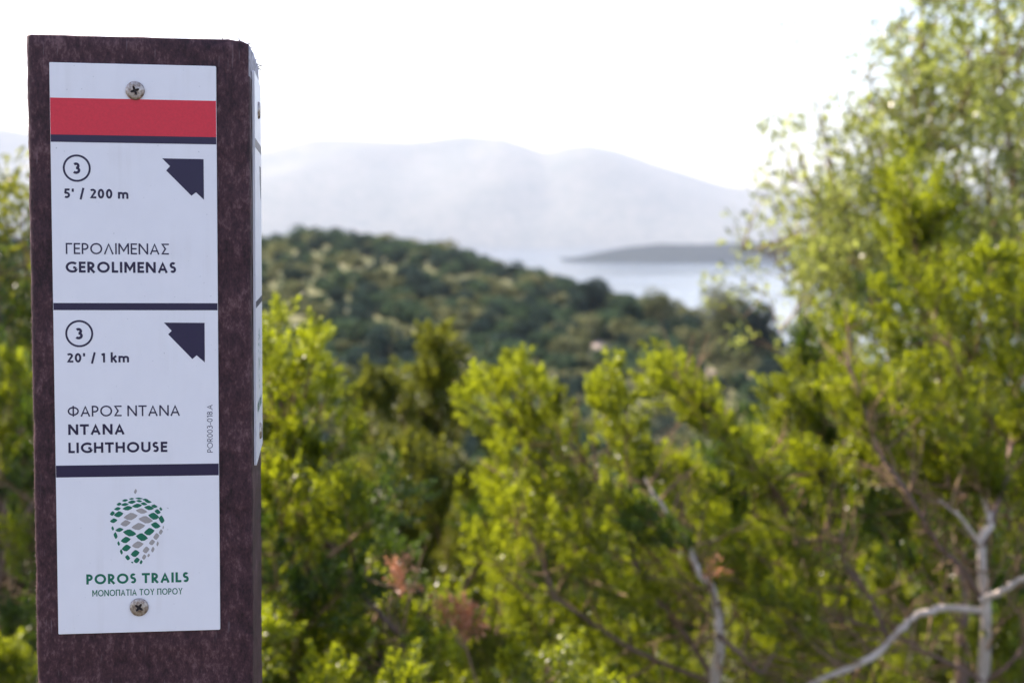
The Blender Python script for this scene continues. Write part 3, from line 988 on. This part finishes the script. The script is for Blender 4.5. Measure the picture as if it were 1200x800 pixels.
def rounded_post(name, W, D, Hh, r, parent, mat):
    """square post with rounded edges, slightly uneven faces and a softened top"""
    ring = []
    seg = 6
    nside = 14
    hw, hd = W / 2, D / 2
    cors = [(hw - r, -hd + r, -90, 0), (hw - r, hd - r, 0, 90), (-hw + r, hd - r, 90, 180), (-hw + r, -hd + r, 180, 270)]
    for ci, (cx_, cy_, a0, a1) in enumerate(cors):
        for q in range(seg + 1):
            a = math.radians(a0 + (a1 - a0) * q / seg)
            ring.append((cx_ + r * math.cos(a), cy_ + r * math.sin(a), math.cos(a), math.sin(a)))
        nx_ = cors[(ci + 1) % 4]
        an = math.radians(a1)
        p0 = (cx_ + r * math.cos(an), cy_ + r * math.sin(an))
        p1 = (nx_[0] + r * math.cos(an), nx_[1] + r * math.sin(an))
        for q in range(1, nside):
            t = q / nside
            ring.append((p0[0] + (p1[0] - p0[0]) * t, p0[1] + (p1[1] - p0[1]) * t, math.cos(an), math.sin(an)))
    n = len(ring)
    zs = list(np.linspace(0, Hh - 0.45, 6)) + list(np.linspace(Hh - 0.445, Hh - 0.006, 150))
    vs, fs = [], []
    rr_ = np.random.default_rng(4)
    prof = []
    for z in zs: prof.append((z, 0.0))
    for q in range(1, 6):
        a = math.radians(90 * q / 5)
        prof.append((Hh - 0.0012 * (1 - math.sin(a)) - 0.0, 0.0012 * (1 - math.cos(a))))
    for (z, ins) in prof:
        wv = 0.00010 * math.sin(z * 90) + 0.00012 * math.sin(z * 233 + 1)
        for (x, y, nx_, ny_) in ring:
            j = rr_.normal() * 0.00010 + wv
            sag = 0
            if z > Hh - 0.02:   # the front right corner is worn down a little
                sag = -0.0022 * max(0, (x - (hw - 0.011)) / 0.011) ** 2 * (1 if y < -hd + 0.03 else 0.5)
            vs.append((x + nx_ * (j - ins), y + ny_ * (j - ins), z + sag + (rr_.normal() * 0.00012 if z > Hh - .01 else 0)))
    m = len(prof)
    for k in range(m - 1):
        for q in range(n):
            fs.append((k * n + q, k * n + (q + 1) % n, (k + 1) * n + (q + 1) % n, (k + 1) * n + q))
    # top cap rings
    prev = (m - 1) * n
    for s in (0.9, 0.7, 0.45, 0.2):
        st = len(vs)
        for q in range(n):
            x, y, _, _ = ring[q]
            vs.append((x * s, y * s, Hh + rr_.normal() * 0.00025 - 0.0002))
        for q in range(n):
            fs.append((prev + q, prev + (q + 1) % n, st + (q + 1) % n, st + q))
        prev = st
    fs.append(tuple(range(prev, prev + n)))
    return mesh(name, vs, fs, mat, parent, smooth=True)


rounded_post('post_body', WX, DX, -BZ + MT, 0.0034, post, M['post'])


# --- printed strokes
def ribbon(pts, hw, closed=False):
    P = np.array(pts, dtype=float)
    n = len(P)
    L, Rr = [], []
    for k in range(n):
        a = P[(k - 1) % n] if (closed or k > 0) else None
        c = P[(k + 1) % n] if (closed or k < n - 1) else None
        d1 = norm(P[k] - a) if a is not None else None
        d2 = norm(c - P[k]) if c is not None else None
        if d1 is None: d1 = d2
        if d2 is None: d2 = d1
        n1_ = np.array([-d1[1], d1[0]])
        n2_ = np.array([-d2[1], d2[0]])
        mtr = n1_ + n2_
        ln = np.linalg.norm(mtr)
        if ln < 1e-3:
            mtr, ln = n1_, 1.0
        mtr = mtr / ln
        s = min(1 / max(mtr @ n1_, 0.2), 1.7) * hw
        L.append(P[k] + mtr * s)
        Rr.append(P[k] - mtr * s)
    return L, Rr


def arc(cx_, cy_, rx, ry, a0, a1, n=14):
    return [(cx_ + rx * math.cos(math.radians(a)), cy_ + ry * math.sin(math.radians(a))) for a in np.linspace(a0, a1, n)]


def glyph(ch, h):
    """centre lines of humanist capitals, cap height 1, half stroke h: (width, [(points, closed)])"""
    t, b_ = 1 - h, h
    S = []
    add = lambda pts, cl=False: S.append((pts, cl))
    if ch == ' ': return 0.22, []
    if ch == "'":
        add([(h, 0.66), (h, 1)]); return 2 * h, S
    if ch == '/':
        add([(h, -0.12), (0.46 - h, 1.08)]); return 0.46, S
    if ch == '-':
        add([(0, 0.38), (0.32, 0.38)]); return 0.32, S
    if ch == '.':
        add([(h, 0), (h, 2 * h)]); return 2 * h, S
    if ch in 'ΓE':
        W = 0.50
        add([(h, 0), (h, 1)]); add([(h, t), (W, t)])
        if ch == 'E': add([(h, 0.51), (W * .93, 0.51)]); add([(h, b_), (W, b_)])
        return W, S
    if ch in 'PRB':
        W = 0.54 if ch == 'P' else 0.60
        m_ = 0.44
        ry = (t - m_) / 2
        X_ = (0.54 if ch == 'P' else 0.55) - h - ry
        add([(h, 0), (h, 1)])
        add([(h, t), (X_, t)] + arc(X_, m_ + ry, ry, ry, 90, -90)[1:-1] + [(X_, m_), (h, m_)])
        if ch == 'R': add([(X_ - 0.02, m_), (W - h * .7, 0)])
        return W, S
    if ch == 'O':
        W = 0.94
        add(arc(W / 2, .5, W / 2 - h, .5 - h + .01, 0, 360, 33)[:-1], True); return W, S
    if ch == '0':
        W = 0.58
        add(arc(W / 2, .5, W / 2 - h, .5 - h, 0, 360, 29)[:-1], True); return W, S
    if ch in 'ΛA':
        W = 0.76
        add([(h * .9, 0), (W / 2, 1 - h * 1.25), (W - h * .9, 0)])
        if ch == 'A': add([(W * .22, .31), (W * .78, .31)])
        return W, S
    if ch in 'IΙ':
        add([(h, 0), (h, 1)]); return 2 * h, S
    if ch == 'M':
        W = 0.84
        add([(h, 0), (h, 1)]); add([(W - h, 0), (W - h, 1)])
        add([(h * 1.3, 1 - h * .9), (W / 2, .30), (W - h * 1.3, 1 - h * .9)]); return W, S
    if ch == 'N':
        W = 0.76
        add([(h, 0), (h, 1)]); add([(W - h, 0), (W - h, 1)]); add([(h * 1.2, 1 - h * .7), (W - h * 1.2, h * .7)]); return W, S
    if ch == 'Σ':
        W = 0.62
        add([(W, t), (h * 1.6, t), (W * .56, .51), (h * 1.6, b_), (W, b_)]); return W, S
    if ch == 'G':
        W = 0.84
        add(arc(.5, .5, .5 - h, .5 - h + .01, 48, 318, 26) + [(W - h, .16), (W - h, .46)]); add([(W - h, .46), (W * .66, .46)]); return W, S
    if ch == 'L':
        add([(h, 0), (h, 1)]); add([(h, b_), (.48, b_)]); return .48, S
    if ch == 'T':
        W = 0.64
        add([(W / 2, 0), (W / 2, 1)]); add([(0, t), (W, t)]); return W, S
    if ch == 'H':
        W = 0.72
        add([(h, 0), (h, 1)]); add([(W - h, 0), (W - h, 1)]); add([(h, .51), (W - h, .51)]); return W, S
    if ch == 'U':
        W = 0.72
        rx = W / 2 - h
        add([(h, 1), (h, h + rx)] + arc(W / 2, h + rx, rx, rx, 180, 360)[1:-1] + [(W - h, h + rx), (W - h, 1)]); return W, S
    if ch == 'Π':
        W = 0.70
        add([(h, 0), (h, t), (W - h, t), (W - h, 0)]); return W, S
    if ch in 'YΥ':
        W = 0.70
        add([(h * .9, 1), (W / 2, .46), (W - h * .9, 1)]); add([(W / 2, 0), (W / 2, .46)]); return W, S
    if ch == 'Φ':
        W = 0.88
        add([(W / 2, 0), (W / 2, 1)]); add(arc(W / 2, .5, W / 2 - h, .36 - h * .3, 0, 360, 29)[:-1], True); return W, S
    if ch == 'S':
        W = 0.50
        yc = .52
        ru, rl = (t - yc) / 2, (yc - b_) / 2
        add(arc(W / 2, yc + ru, W / 2 - h, ru, 35, 250, 14) + arc(W / 2, yc - rl, W / 2 - h, rl, 70, -145, 14)); return W, S
    if ch == '3':
        W = 0.54
        yc = .53
        ru, rl = (t - yc) / 2, (yc - b_) / 2
        add(arc(W * .42, yc + ru, W * .5 - h, ru, 140, -90, 14)); add(arc(W * .42, yc - rl, W * .58 - h, rl, 90, -140, 14)); return W, S
    if ch == '8':
        W = 0.54
        yc = .53
        ru, rl = (t - yc) / 2, (yc - b_) / 2
        add(arc(W / 2, yc + ru, W / 2 - h * 1.3, ru, 0, 360, 20)[:-1], True); add(arc(W / 2, yc - rl, W / 2 - h, rl, 0, 360, 20)[:-1], True); return W, S
    if ch == '5':
        W = 0.52
        add([(W * .90, t), (W * .26, t), (W * .22, .575)] + arc(W * .40, .33, W * .6 - h, .33 - h, 105, -130, 14)); return W, S
    if ch == '2':
        W = 0.54
        add(arc(W * .46, .72, W * .46 - h * .6, .28 - h, 150, -28, 12) + [(h * 1.2, b_), (W, b_)]); return W, S
    if ch == '1':
        W = 0.34
        add([(W - h, 0), (W - h, 1)]); add([(W - h, 1 - h * .8), (0.03, .80)]); return W, S
    if ch == 'k':
        W = 0.54
        add([(h, 0), (h, 1.08)]); add([(h, .30), (W - h * .6, .70)]); add([(W * .42, .45), (W - h * .4, 0)]); return W, S
    if ch == 'm':
        W = 0.92
        q = (W - 2 * h) / 4
        xh = .70
        add([(h, 0), (h, xh)])
        add(arc(h + q, xh - h - q * .9, q, q * .9, 170, 0, 10) + [(h + 2 * q, 0)])
        add(arc(h + 3 * q, xh - h - q * .9, q, q * .9, 170, 0, 10) + [(h + 4 * q, 0)]); return W, S
    return 0.3, []


class Print:
    """thin printed shapes lying on a plate; 2D coords = plate coordinates in metres"""
    def __init__(s): s.v, s.f, s.k = [], [], 0

    def stroke(s, pts, hw, closed=False):
        L, R_ = ribbon(pts, hw, closed)
        st = len(s.v)
        y = -(s.k % 5) * 0.000012
        s.k += 1
        n = len(L)
        for a, c in zip(L, R_):
            s.v.append((a[0], y, a[1])); s.v.append((c[0], y, c[1]))
        for q in range(n if closed else n - 1):
            a0, a1 = st + 2 * q, st + 2 * ((q + 1) % n)
            s.f.append((a0, a0 + 1, a1 + 1, a1))

    def poly(s, pts):
        st = len(s.v)
        for p in pts: s.v.append((p[0], 0, p[1]))
        s.f.append(tuple(range(st, st + len(pts))))

    def text(s, txt, x0, yb, x1, yt, weight, plate=pl, rot=False, slack=None):
        """set txt between measured points; spacing is stretched to fit the width"""
        a0, c0 = plate(x0, yb)
        if rot:
            a1, c1 = plate(x0, x1)           # upward run ends at row x1
            cap = abs(plate(yt, yb)[0] - a0)
            width = c1 - c0
        else:
            a1, c1 = plate(x1, yb)
            width = a1 - a0
            cap = plate(x0, yt)[1] - c0
        gl = [glyph(ch, weight) for ch in txt]
        tot = sum(g_[0] for g_ in gl) * cap
        gap = slack or 0.125
        sx = (width - gap * cap * (len(gl) - 1)) / tot      # letter widths take up the rest
        tr_ = gap * cap
        x = 0.0
        for (W_, S) in gl:
            for pts, cl in S:
                q = [((x + p[0] * cap * sx), p[1] * cap) for p in pts]
                if rot: q = [(a0 - p[1], c0 + p[0]) for p in q]
                else: q = [(a0 + p[0], c0 + p[1]) for p in q]
                s.stroke(q, weight * cap, cl)
            x += W_ * cap * sx + tr_

    def build(s, name, mat, parent, y):
        V = [(v[0], v[1] + y, v[2]) for v in s.v]
        me = mesh(name, V, s.f, mat, parent)
        return me


TH = 0.0014   # plate thickness


def make_plate(name, wd, ht, parent, location, rz=0.0):
    """thin plate with softly rounded corners, local frame: a right, b up, front towards -Y"""
    r = 0.0006
    out = []
    for (cx_, cy_, a0) in ((wd - r, -r, 0), (r, -r, 90), (r, -ht + r, 180), (wd - r, -ht + r, 270)):
        out += arc(cx_, cy_, r, r, a0, a0 + 90, 5)
    n_ = len(out)
    e = 0.00015
    cxm, cym = wd / 2, -ht / 2
    vs = []
    for (dy, ins) in ((TH, 0), (e, 0), (0, e)):
        for (x, z) in out:
            vs.append((x - ins * np.sign(x - cxm), dy - TH, z - ins * np.sign(z - cym)))
    fs = []
    for k in range(2):
        for q in range(n_):
            fs.append((k * n_ + q, k * n_ + (q + 1) % n_, (k + 1) * n_ + (q + 1) % n_, (k + 1) * n_ + q))
    fs.append(tuple(range(2 * n_, 3 * n_)))
    fs.append(tuple(reversed(range(n_))))
    o = mesh(name, vs, fs, M['plate'], parent)
    o.location = location
    o.rotation_euler = (0, 0, rz)
    return o


plate = make_plate('sign_plate', PW, PH, post, loc(0, 0, 0))
PY = -TH - 0.00006        # print height in the plate's frame
plate_pl = pl


def band(name, mat, y0l, y0r, y1l, y1r, parent, wd=PW, yy=PY):
    b0 = (pl(60, y0l)[1] + pl(254, y0r)[1]) / 2
    b1 = (pl(60, y1l)[1] + pl(254, y1r)[1]) / 2
    P = Print()
    e = 0.00016
    P.poly([(e, b1), (wd - e, b1), (wd - e, b0), (e, b0)])
    return P.build(name, mat, parent, yy), b0, b1


band('red_stripe', M['red'], 114.5, 119, 157.7, 161.2, plate)
band('dark_band', M['navy'], 157.7, 161.2, 166.3, 169.8, plate)
band('dark_band', M['navy'], 354, 355.8, 362.6, 363.8, plate)
band('dark_band', M['navy'], 544.2, 543, 558.2, 556.6, plate)

# route number circles
for (cx_, cy_) in ((90.5, 197.3), (93.4, 390.6)):
    P = Print()
    c = pl(cx_, cy_)
    rr0 = (pl(cx_ + 15.2, cy_)[0] - pl(cx_ - 15.2, cy_)[0]) / 2
    P.stroke(arc(c[0], c[1], rr0, rr0, 0, 360, 49)[:-1], 0.00052, True)
    P.text('3', cx_ - 4.6, cy_ + 6.7, cx_ + 4.6, cy_ - 6.7, 0.11)
    P.build('route_number_circle', M['navy'], plate, PY)


def text1(P, ch, x0, yb, x1, yt, w_): P.text(ch, x0, yb, x1, yt, w_)


def lettering(txt, x0, yb, x1, yt, w_, mat=None, rot=False):
    P = Print()
    P.text(txt, x0, yb, x1, yt, w_, rot=rot)
    return P.build('lettering', mat or M['navy'], plate, PY)


lettering("5' / 200 m", 75.7, 232.3, 151.2, 221.0, 0.108)
lettering('ΓΕΡΟΛΙΜΕΝΑΣ'.replace('Ε', 'E').replace('Ρ', 'P').replace('Ο', 'O').replace('Μ', 'M').replace('Ν', 'N').replace('Α', 'A'), 77.6, 297.6, 198.3, 284.6, 0.068)
lettering('GEROLIMENAS', 77.2, 319.2, 207.0, 306.4, 0.108)
lettering("20' / 1 km", 78.8, 424.4, 152, 413.4, 0.108)
lettering('ΦAPOΣ NTANA', 79.8, 487.6, 211.3, 475.0, 0.068)
lettering('NTANA', 80.2, 508.9, 146.8, 496.6, 0.108)
lettering('LIGHTHOUSE', 80.4, 530.2, 196.5, 518.0, 0.108)
lettering('POR003-018.A', 249.6, 529.3, 473.6, 243.2, 0.056, rot=True)
lettering('POROS TRAILS', 101.4, 683.6, 221.8, 671.8, 0.112, M['green'])
lettering('MONOΠATIA TOY ΠOPOY', 108.8, 697.6, 214.2, 690.2, 0.072, M['green'])

# arrows pointing to the upper-right... drawn as the notched corner arrow of the trail signs
for pts in ([(190.3, 185.8), (238.8, 186.8), (239.3, 234.3), (230, 225.5), (224.6, 229.6), (195, 200), (199.6, 195)],
            [(192.4, 377.7), (240, 378), (240.3, 424.2), (230.7, 415.9), (225.7, 420.3), (197.4, 391.4), (201.5, 387.3)]):
    P = Print()
    P.poly([pl(*p) for p in pts])
    P.build('arrow', M['navy'], plate, PY)

# pine cone emblem: (x, y, w, h, skew) in a 693x800 measuring grid over the print
E0, ES = (110, 570), 5.33
greens = [(197, 82, 34, 13, -.5), (238, 72, 30, 9, -.3), (285, 70, 44, 9, .1), (325, 78, 34, 12, .4), (160, 105, 28, 16, -.6), (196, 107, 44, 16, -.45), (240, 92, 46, 18, -.2), (285, 86, 34, 12, .2),
          (315, 103, 38, 16, .6), (342, 90, 38, 14, .5), (380, 118, 36, 18, .7), (150, 134, 38, 18, -.5), (118, 163, 28, 24, -.9), (213, 130, 58, 24, -.3), (272, 115, 58, 22, .05), (347, 128, 56, 24, .45),
          (400, 152, 34, 26, .7), (420, 135, 16, 18, .8), (157, 168, 54, 32, -.4), (376, 180, 62, 38, .35), (126, 208, 42, 24, .0), (425, 200, 32, 42, .3), (388, 237, 54, 34, .3), (162, 265, 46, 22, -.25),
          (120, 256, 14, 22, .1), (226, 284, 76, 38, .15), (348, 276, 60, 40, -.25), (302, 310, 68, 42, .2), (138, 300, 22, 36, .3), (201, 328, 56, 34, -.1), (157, 350, 14, 24, .3), (205, 378, 52, 36, -.1),
          (174, 402, 16, 28, .5), (260, 412, 50, 38, -.1), (213, 438, 28, 28, .4), (270, 455, 34, 30, .0), (297, 466, 16, 22, -.4), (242, 468, 12, 8, .4)]
greys = [(300, 148, 66, 28, .2), (232, 182, 80, 40, -.2), (326, 202, 82, 40, .25), (200, 224, 58, 34, -.2), (280, 244, 78, 38, -.1), (276, 358, 66, 38, -.1), (420, 278, 22, 28, -.5), (392, 306, 34, 36, -.4), (435, 250, 6, 18, -.2),
         (365, 343, 34, 30, -.4), (328, 390, 38, 36, -.35), (400, 352, 12, 26, -.5), (370, 388, 18, 30, -.5), (316, 434, 24, 28, -.3), (344, 424, 14, 18, -.4), (262, 26, 16, 26, -.6)]
for nm, lst, mt in (('cone_emblem', greens, M['green']), ('cone_emblem', greys, M['grey'])):
    P = Print()
    for (x, y, w_, h_, sk) in lst:
        w2, h2 = w_ / 2 * 1.08 + 1, h_ / 2 * 1.1 + 1
        v = sk * h2
        pts = [(-w2, h2 * .35), (-w2 * .70, -h2 * .25), (-w2 * .05, -h2), (w2 * .35, -h2 * .92), (w2, -h2 * .30), (w2 * .72, h2 * .30), (w2 * .10, h2), (-w2 * .45, h2 * .92)]
        if sk > .05: pts = [(-a, c) for a, c in pts][::-1]
        P.poly([pl(E0[0] + (x + a) / ES, E0[1] + (y + c) / ES) for a, c in pts])
    P.build(nm, mt, plate, PY)


def screw(parent, location, rz, R=0.0049, turn=0.2):
    n_ = 48
    prof = [(1.0, 0.0), (1.0, 0.0005), (0.93, 0.0010), (0.80, 0.00125)]
    vs, fs = [], []
    for (k, y) in prof:
        for q in range(n_):
            a = 2 * math.pi * q / n_
            vs.append((R * k * math.cos(a), -y, R * k * math.sin(a)))
    star = []
    for q in range(n_):
        a = 2 * math.pi * q / n_
        star.append(R * (0.20 + 0.30 * abs(math.cos(2 * (a - turn))) ** 2.2))
    for q in range(n_):
        a = 2 * math.pi * q / n_
        vs.append((star[q] * math.cos(a), -0.0014, star[q] * math.sin(a)))
    for k in range(4):
        for q in range(n_):
            fs.append((k * n_ + q, k * n_ + (q + 1) % n_, (k + 1) * n_ + (q + 1) % n_, (k + 1) * n_ + q))
    o = mesh('screw', vs, fs, M['screw'], parent, smooth=True)
    o.location = location
    o.rotation_euler = (0, 0, rz)
    rv, rf = [], []
    for (k, y) in ((1.0, 0.00139), (0.85, 0.0007), (0.5, 0.0002)):
        for q in range(n_):
            a = 2 * math.pi * q / n_
            rv.append((star[q] * k * math.cos(a), -y, star[q] * k * math.sin(a)))
    for k in range(2):
        for q in range(n_):
            rf.append((k * n_ + q, k * n_ + (q + 1) % n_, (k + 1) * n_ + (q + 1) % n_, (k + 1) * n_ + q))
    rf.append(tuple(range(2 * n_, 3 * n_)))
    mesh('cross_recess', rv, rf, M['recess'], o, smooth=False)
    return o


for (sx_, sy_, tn) in ((158.8, 106.8, 0.35), (163.5, 710, 0.95)):
    a, b_ = pl(sx_, sy_)
    screw(post, loc(a, b_, -TH - 0.00002), 0, 0.0049, tn)

# --- the plate on the right side face of the post
blk = -(pl(157, 363)[1] - pl(157, 553)[1])              # height of one destination block
H2 = PH + blk
side = make_plate('sign_plate', PW, H2, post, (WX / 2 + 0.0003, -DX / 2 + 0.0155, -BZ), rad(90))
P = Print()
b0, b1 = pl(157, 355)[1], pl(157, 363)[1]
P.poly([(.0002, b1), (PW - .0002, b1), (PW - .0002, b0), (.0002, b0)])
P.build('dark_band', M['navy'], side, PY)
P = Print()
rt0, rt1 = pl(157, 157)[1], pl(157, 168)[1]
P.poly([(.0002, rt1), (PW - .0002, rt1), (PW - .0002, rt0), (.0002, rt0)])
P.build('dark_band', M['navy'], side, PY)
P = Print()
P.poly([pl(p[0], p[1]) for p in [(190.3, 185.8), (238.8, 186.8), (239.3, 234.3), (230, 225.5), (224.6, 229.6), (195, 200), (199.6, 195)]])
P.build('arrow', M['navy'], side, PY)
P = Print()
for (x, y, w_, h_, sk) in greens:
    w2, h2 = w_ / 2, h_ / 2
    q = [pl(E0[0] + (x + a) / ES, E0[1] + (y + c) / ES) for a, c in [(-w2, 0), (0, -h2), (w2, 0), (0, h2)]]
    P.poly([(u, v - blk) for u, v in q])
P.build('cone_emblem', M['green'], side, PY)
P = Print()
P.text('POROS TRAILS', 101.4, 683.6, 221.8, 671.8, 0.112)
P.v = [(v[0], v[1], v[2] - blk) for v in P.v]
P.build('lettering', M['green'], side, PY)
for bb in (pl(158.8, 106.8)[1] - 0.004, pl(163.5, 710)[1] - blk):
    screw(post, (WX / 2 + 0.0003 + TH, -DX / 2 + 0.0155 + PW / 2, bb - BZ), rad(90), 0.0049, 0.5)

# --- fuzz of torn plastic fibres along the post's left edge and splinters on its top
T = Tubes()
for _ in range(900):
    z = -BZ + MT - rng.uniform(0.004, 0.40)
    x = -WX / 2 + 0.0001
    y = -DX / 2 + abs(rng.normal()) * 0.004 + 0.001
    d = norm(np.array([-1.0, rng.normal() * 0.5, rng.normal() * 0.8]))
    l = rng.uniform(0.0003, 0.0013)
    p = np.array([x, y, z])
    T.add([p + np.array([0.0004, 0, 0]), p + d * l * 0.6, p + d * l + np.array([0, 0, rng.normal() * 0.0003])], 0.00007, 0.00002, 3)
o = T.build('edge_fibres', M['fibre'], post, (0, 0, 0))
tag(o, kind='stuff')
T = Tubes()
zt = -BZ + MT
for (x0, y0, d, l) in [(0.045, -0.056, (-1, 0, 0.15), 0.006), (0.040, -0.055, (1, 0.2, 0.25), 0.007), (0.0425, -0.056, (0.35, 0, 1), 0.0042), (0.052, -0.055, (-0.5, 0, 1), 0.0030), (0.054, -0.054, (1, 0, 0.25), 0.0050),
                       (0.050, -0.056, (1, 0, 0.1), 0.004), (0.036, -0.055, (-1, 0, .35), 0.003), (0.0555, -0.040, (1, 0.2, 0.2), 0.003), (0.0565, 0.03, (1, 0.1, -0.3), 0.004), (0.057, 0.045, (1, 0, 0.25), 0.005),
                       (0.057, 0.052, (1, 0, -0.8), 0.005), (0.056, 0.02, (0.8, 0, 0.6), 0.003)]:
    d = norm(np.array(d, dtype=float))
    p = np.array([x0, y0, zt - 0.0008])
    if x0 > .053: p[2] -= 0.0015
    T.add([p, p + d * l * .5 + np.array([0, 0, 0.0003]), p + d * l], 0.00042, 0.00008, 4)
T.build('splinters', M['fibre_dark'], post, (0, 0, 0))

# ------------------------------------------------------------------ haze
def haze_box():
    g = G('sea_haze')
    v = g.n('VolumePrincipled')
    v.inputs['Color'].default_value = (0.74, 0.85, 1.0, 1)
    v.inputs['Density'].default_value = 5.8e-5
    v.inputs['Anisotropy'].default_value = 0.0
    g.t.links.new(v.outputs[0], g.out.inputs['Volume'])
    x, y0, y1, z0, z1 = 15000, -15000, 15000, -93, 730
    vs = [(sx * x, yy, zz) for zz in (z0, z1) for sx, yy in ((-1, y0), (1, y0), (1, y1), (-1, y1))]
    fs = [(0, 3, 2, 1), (4, 5, 6, 7), (0, 1, 5, 4), (1, 2, 6, 5), (2, 3, 7, 6), (3, 0, 4, 7)]
    o = mesh('haze', vs, fs, g.m)
    tag(o, kind='stuff')


haze_box()
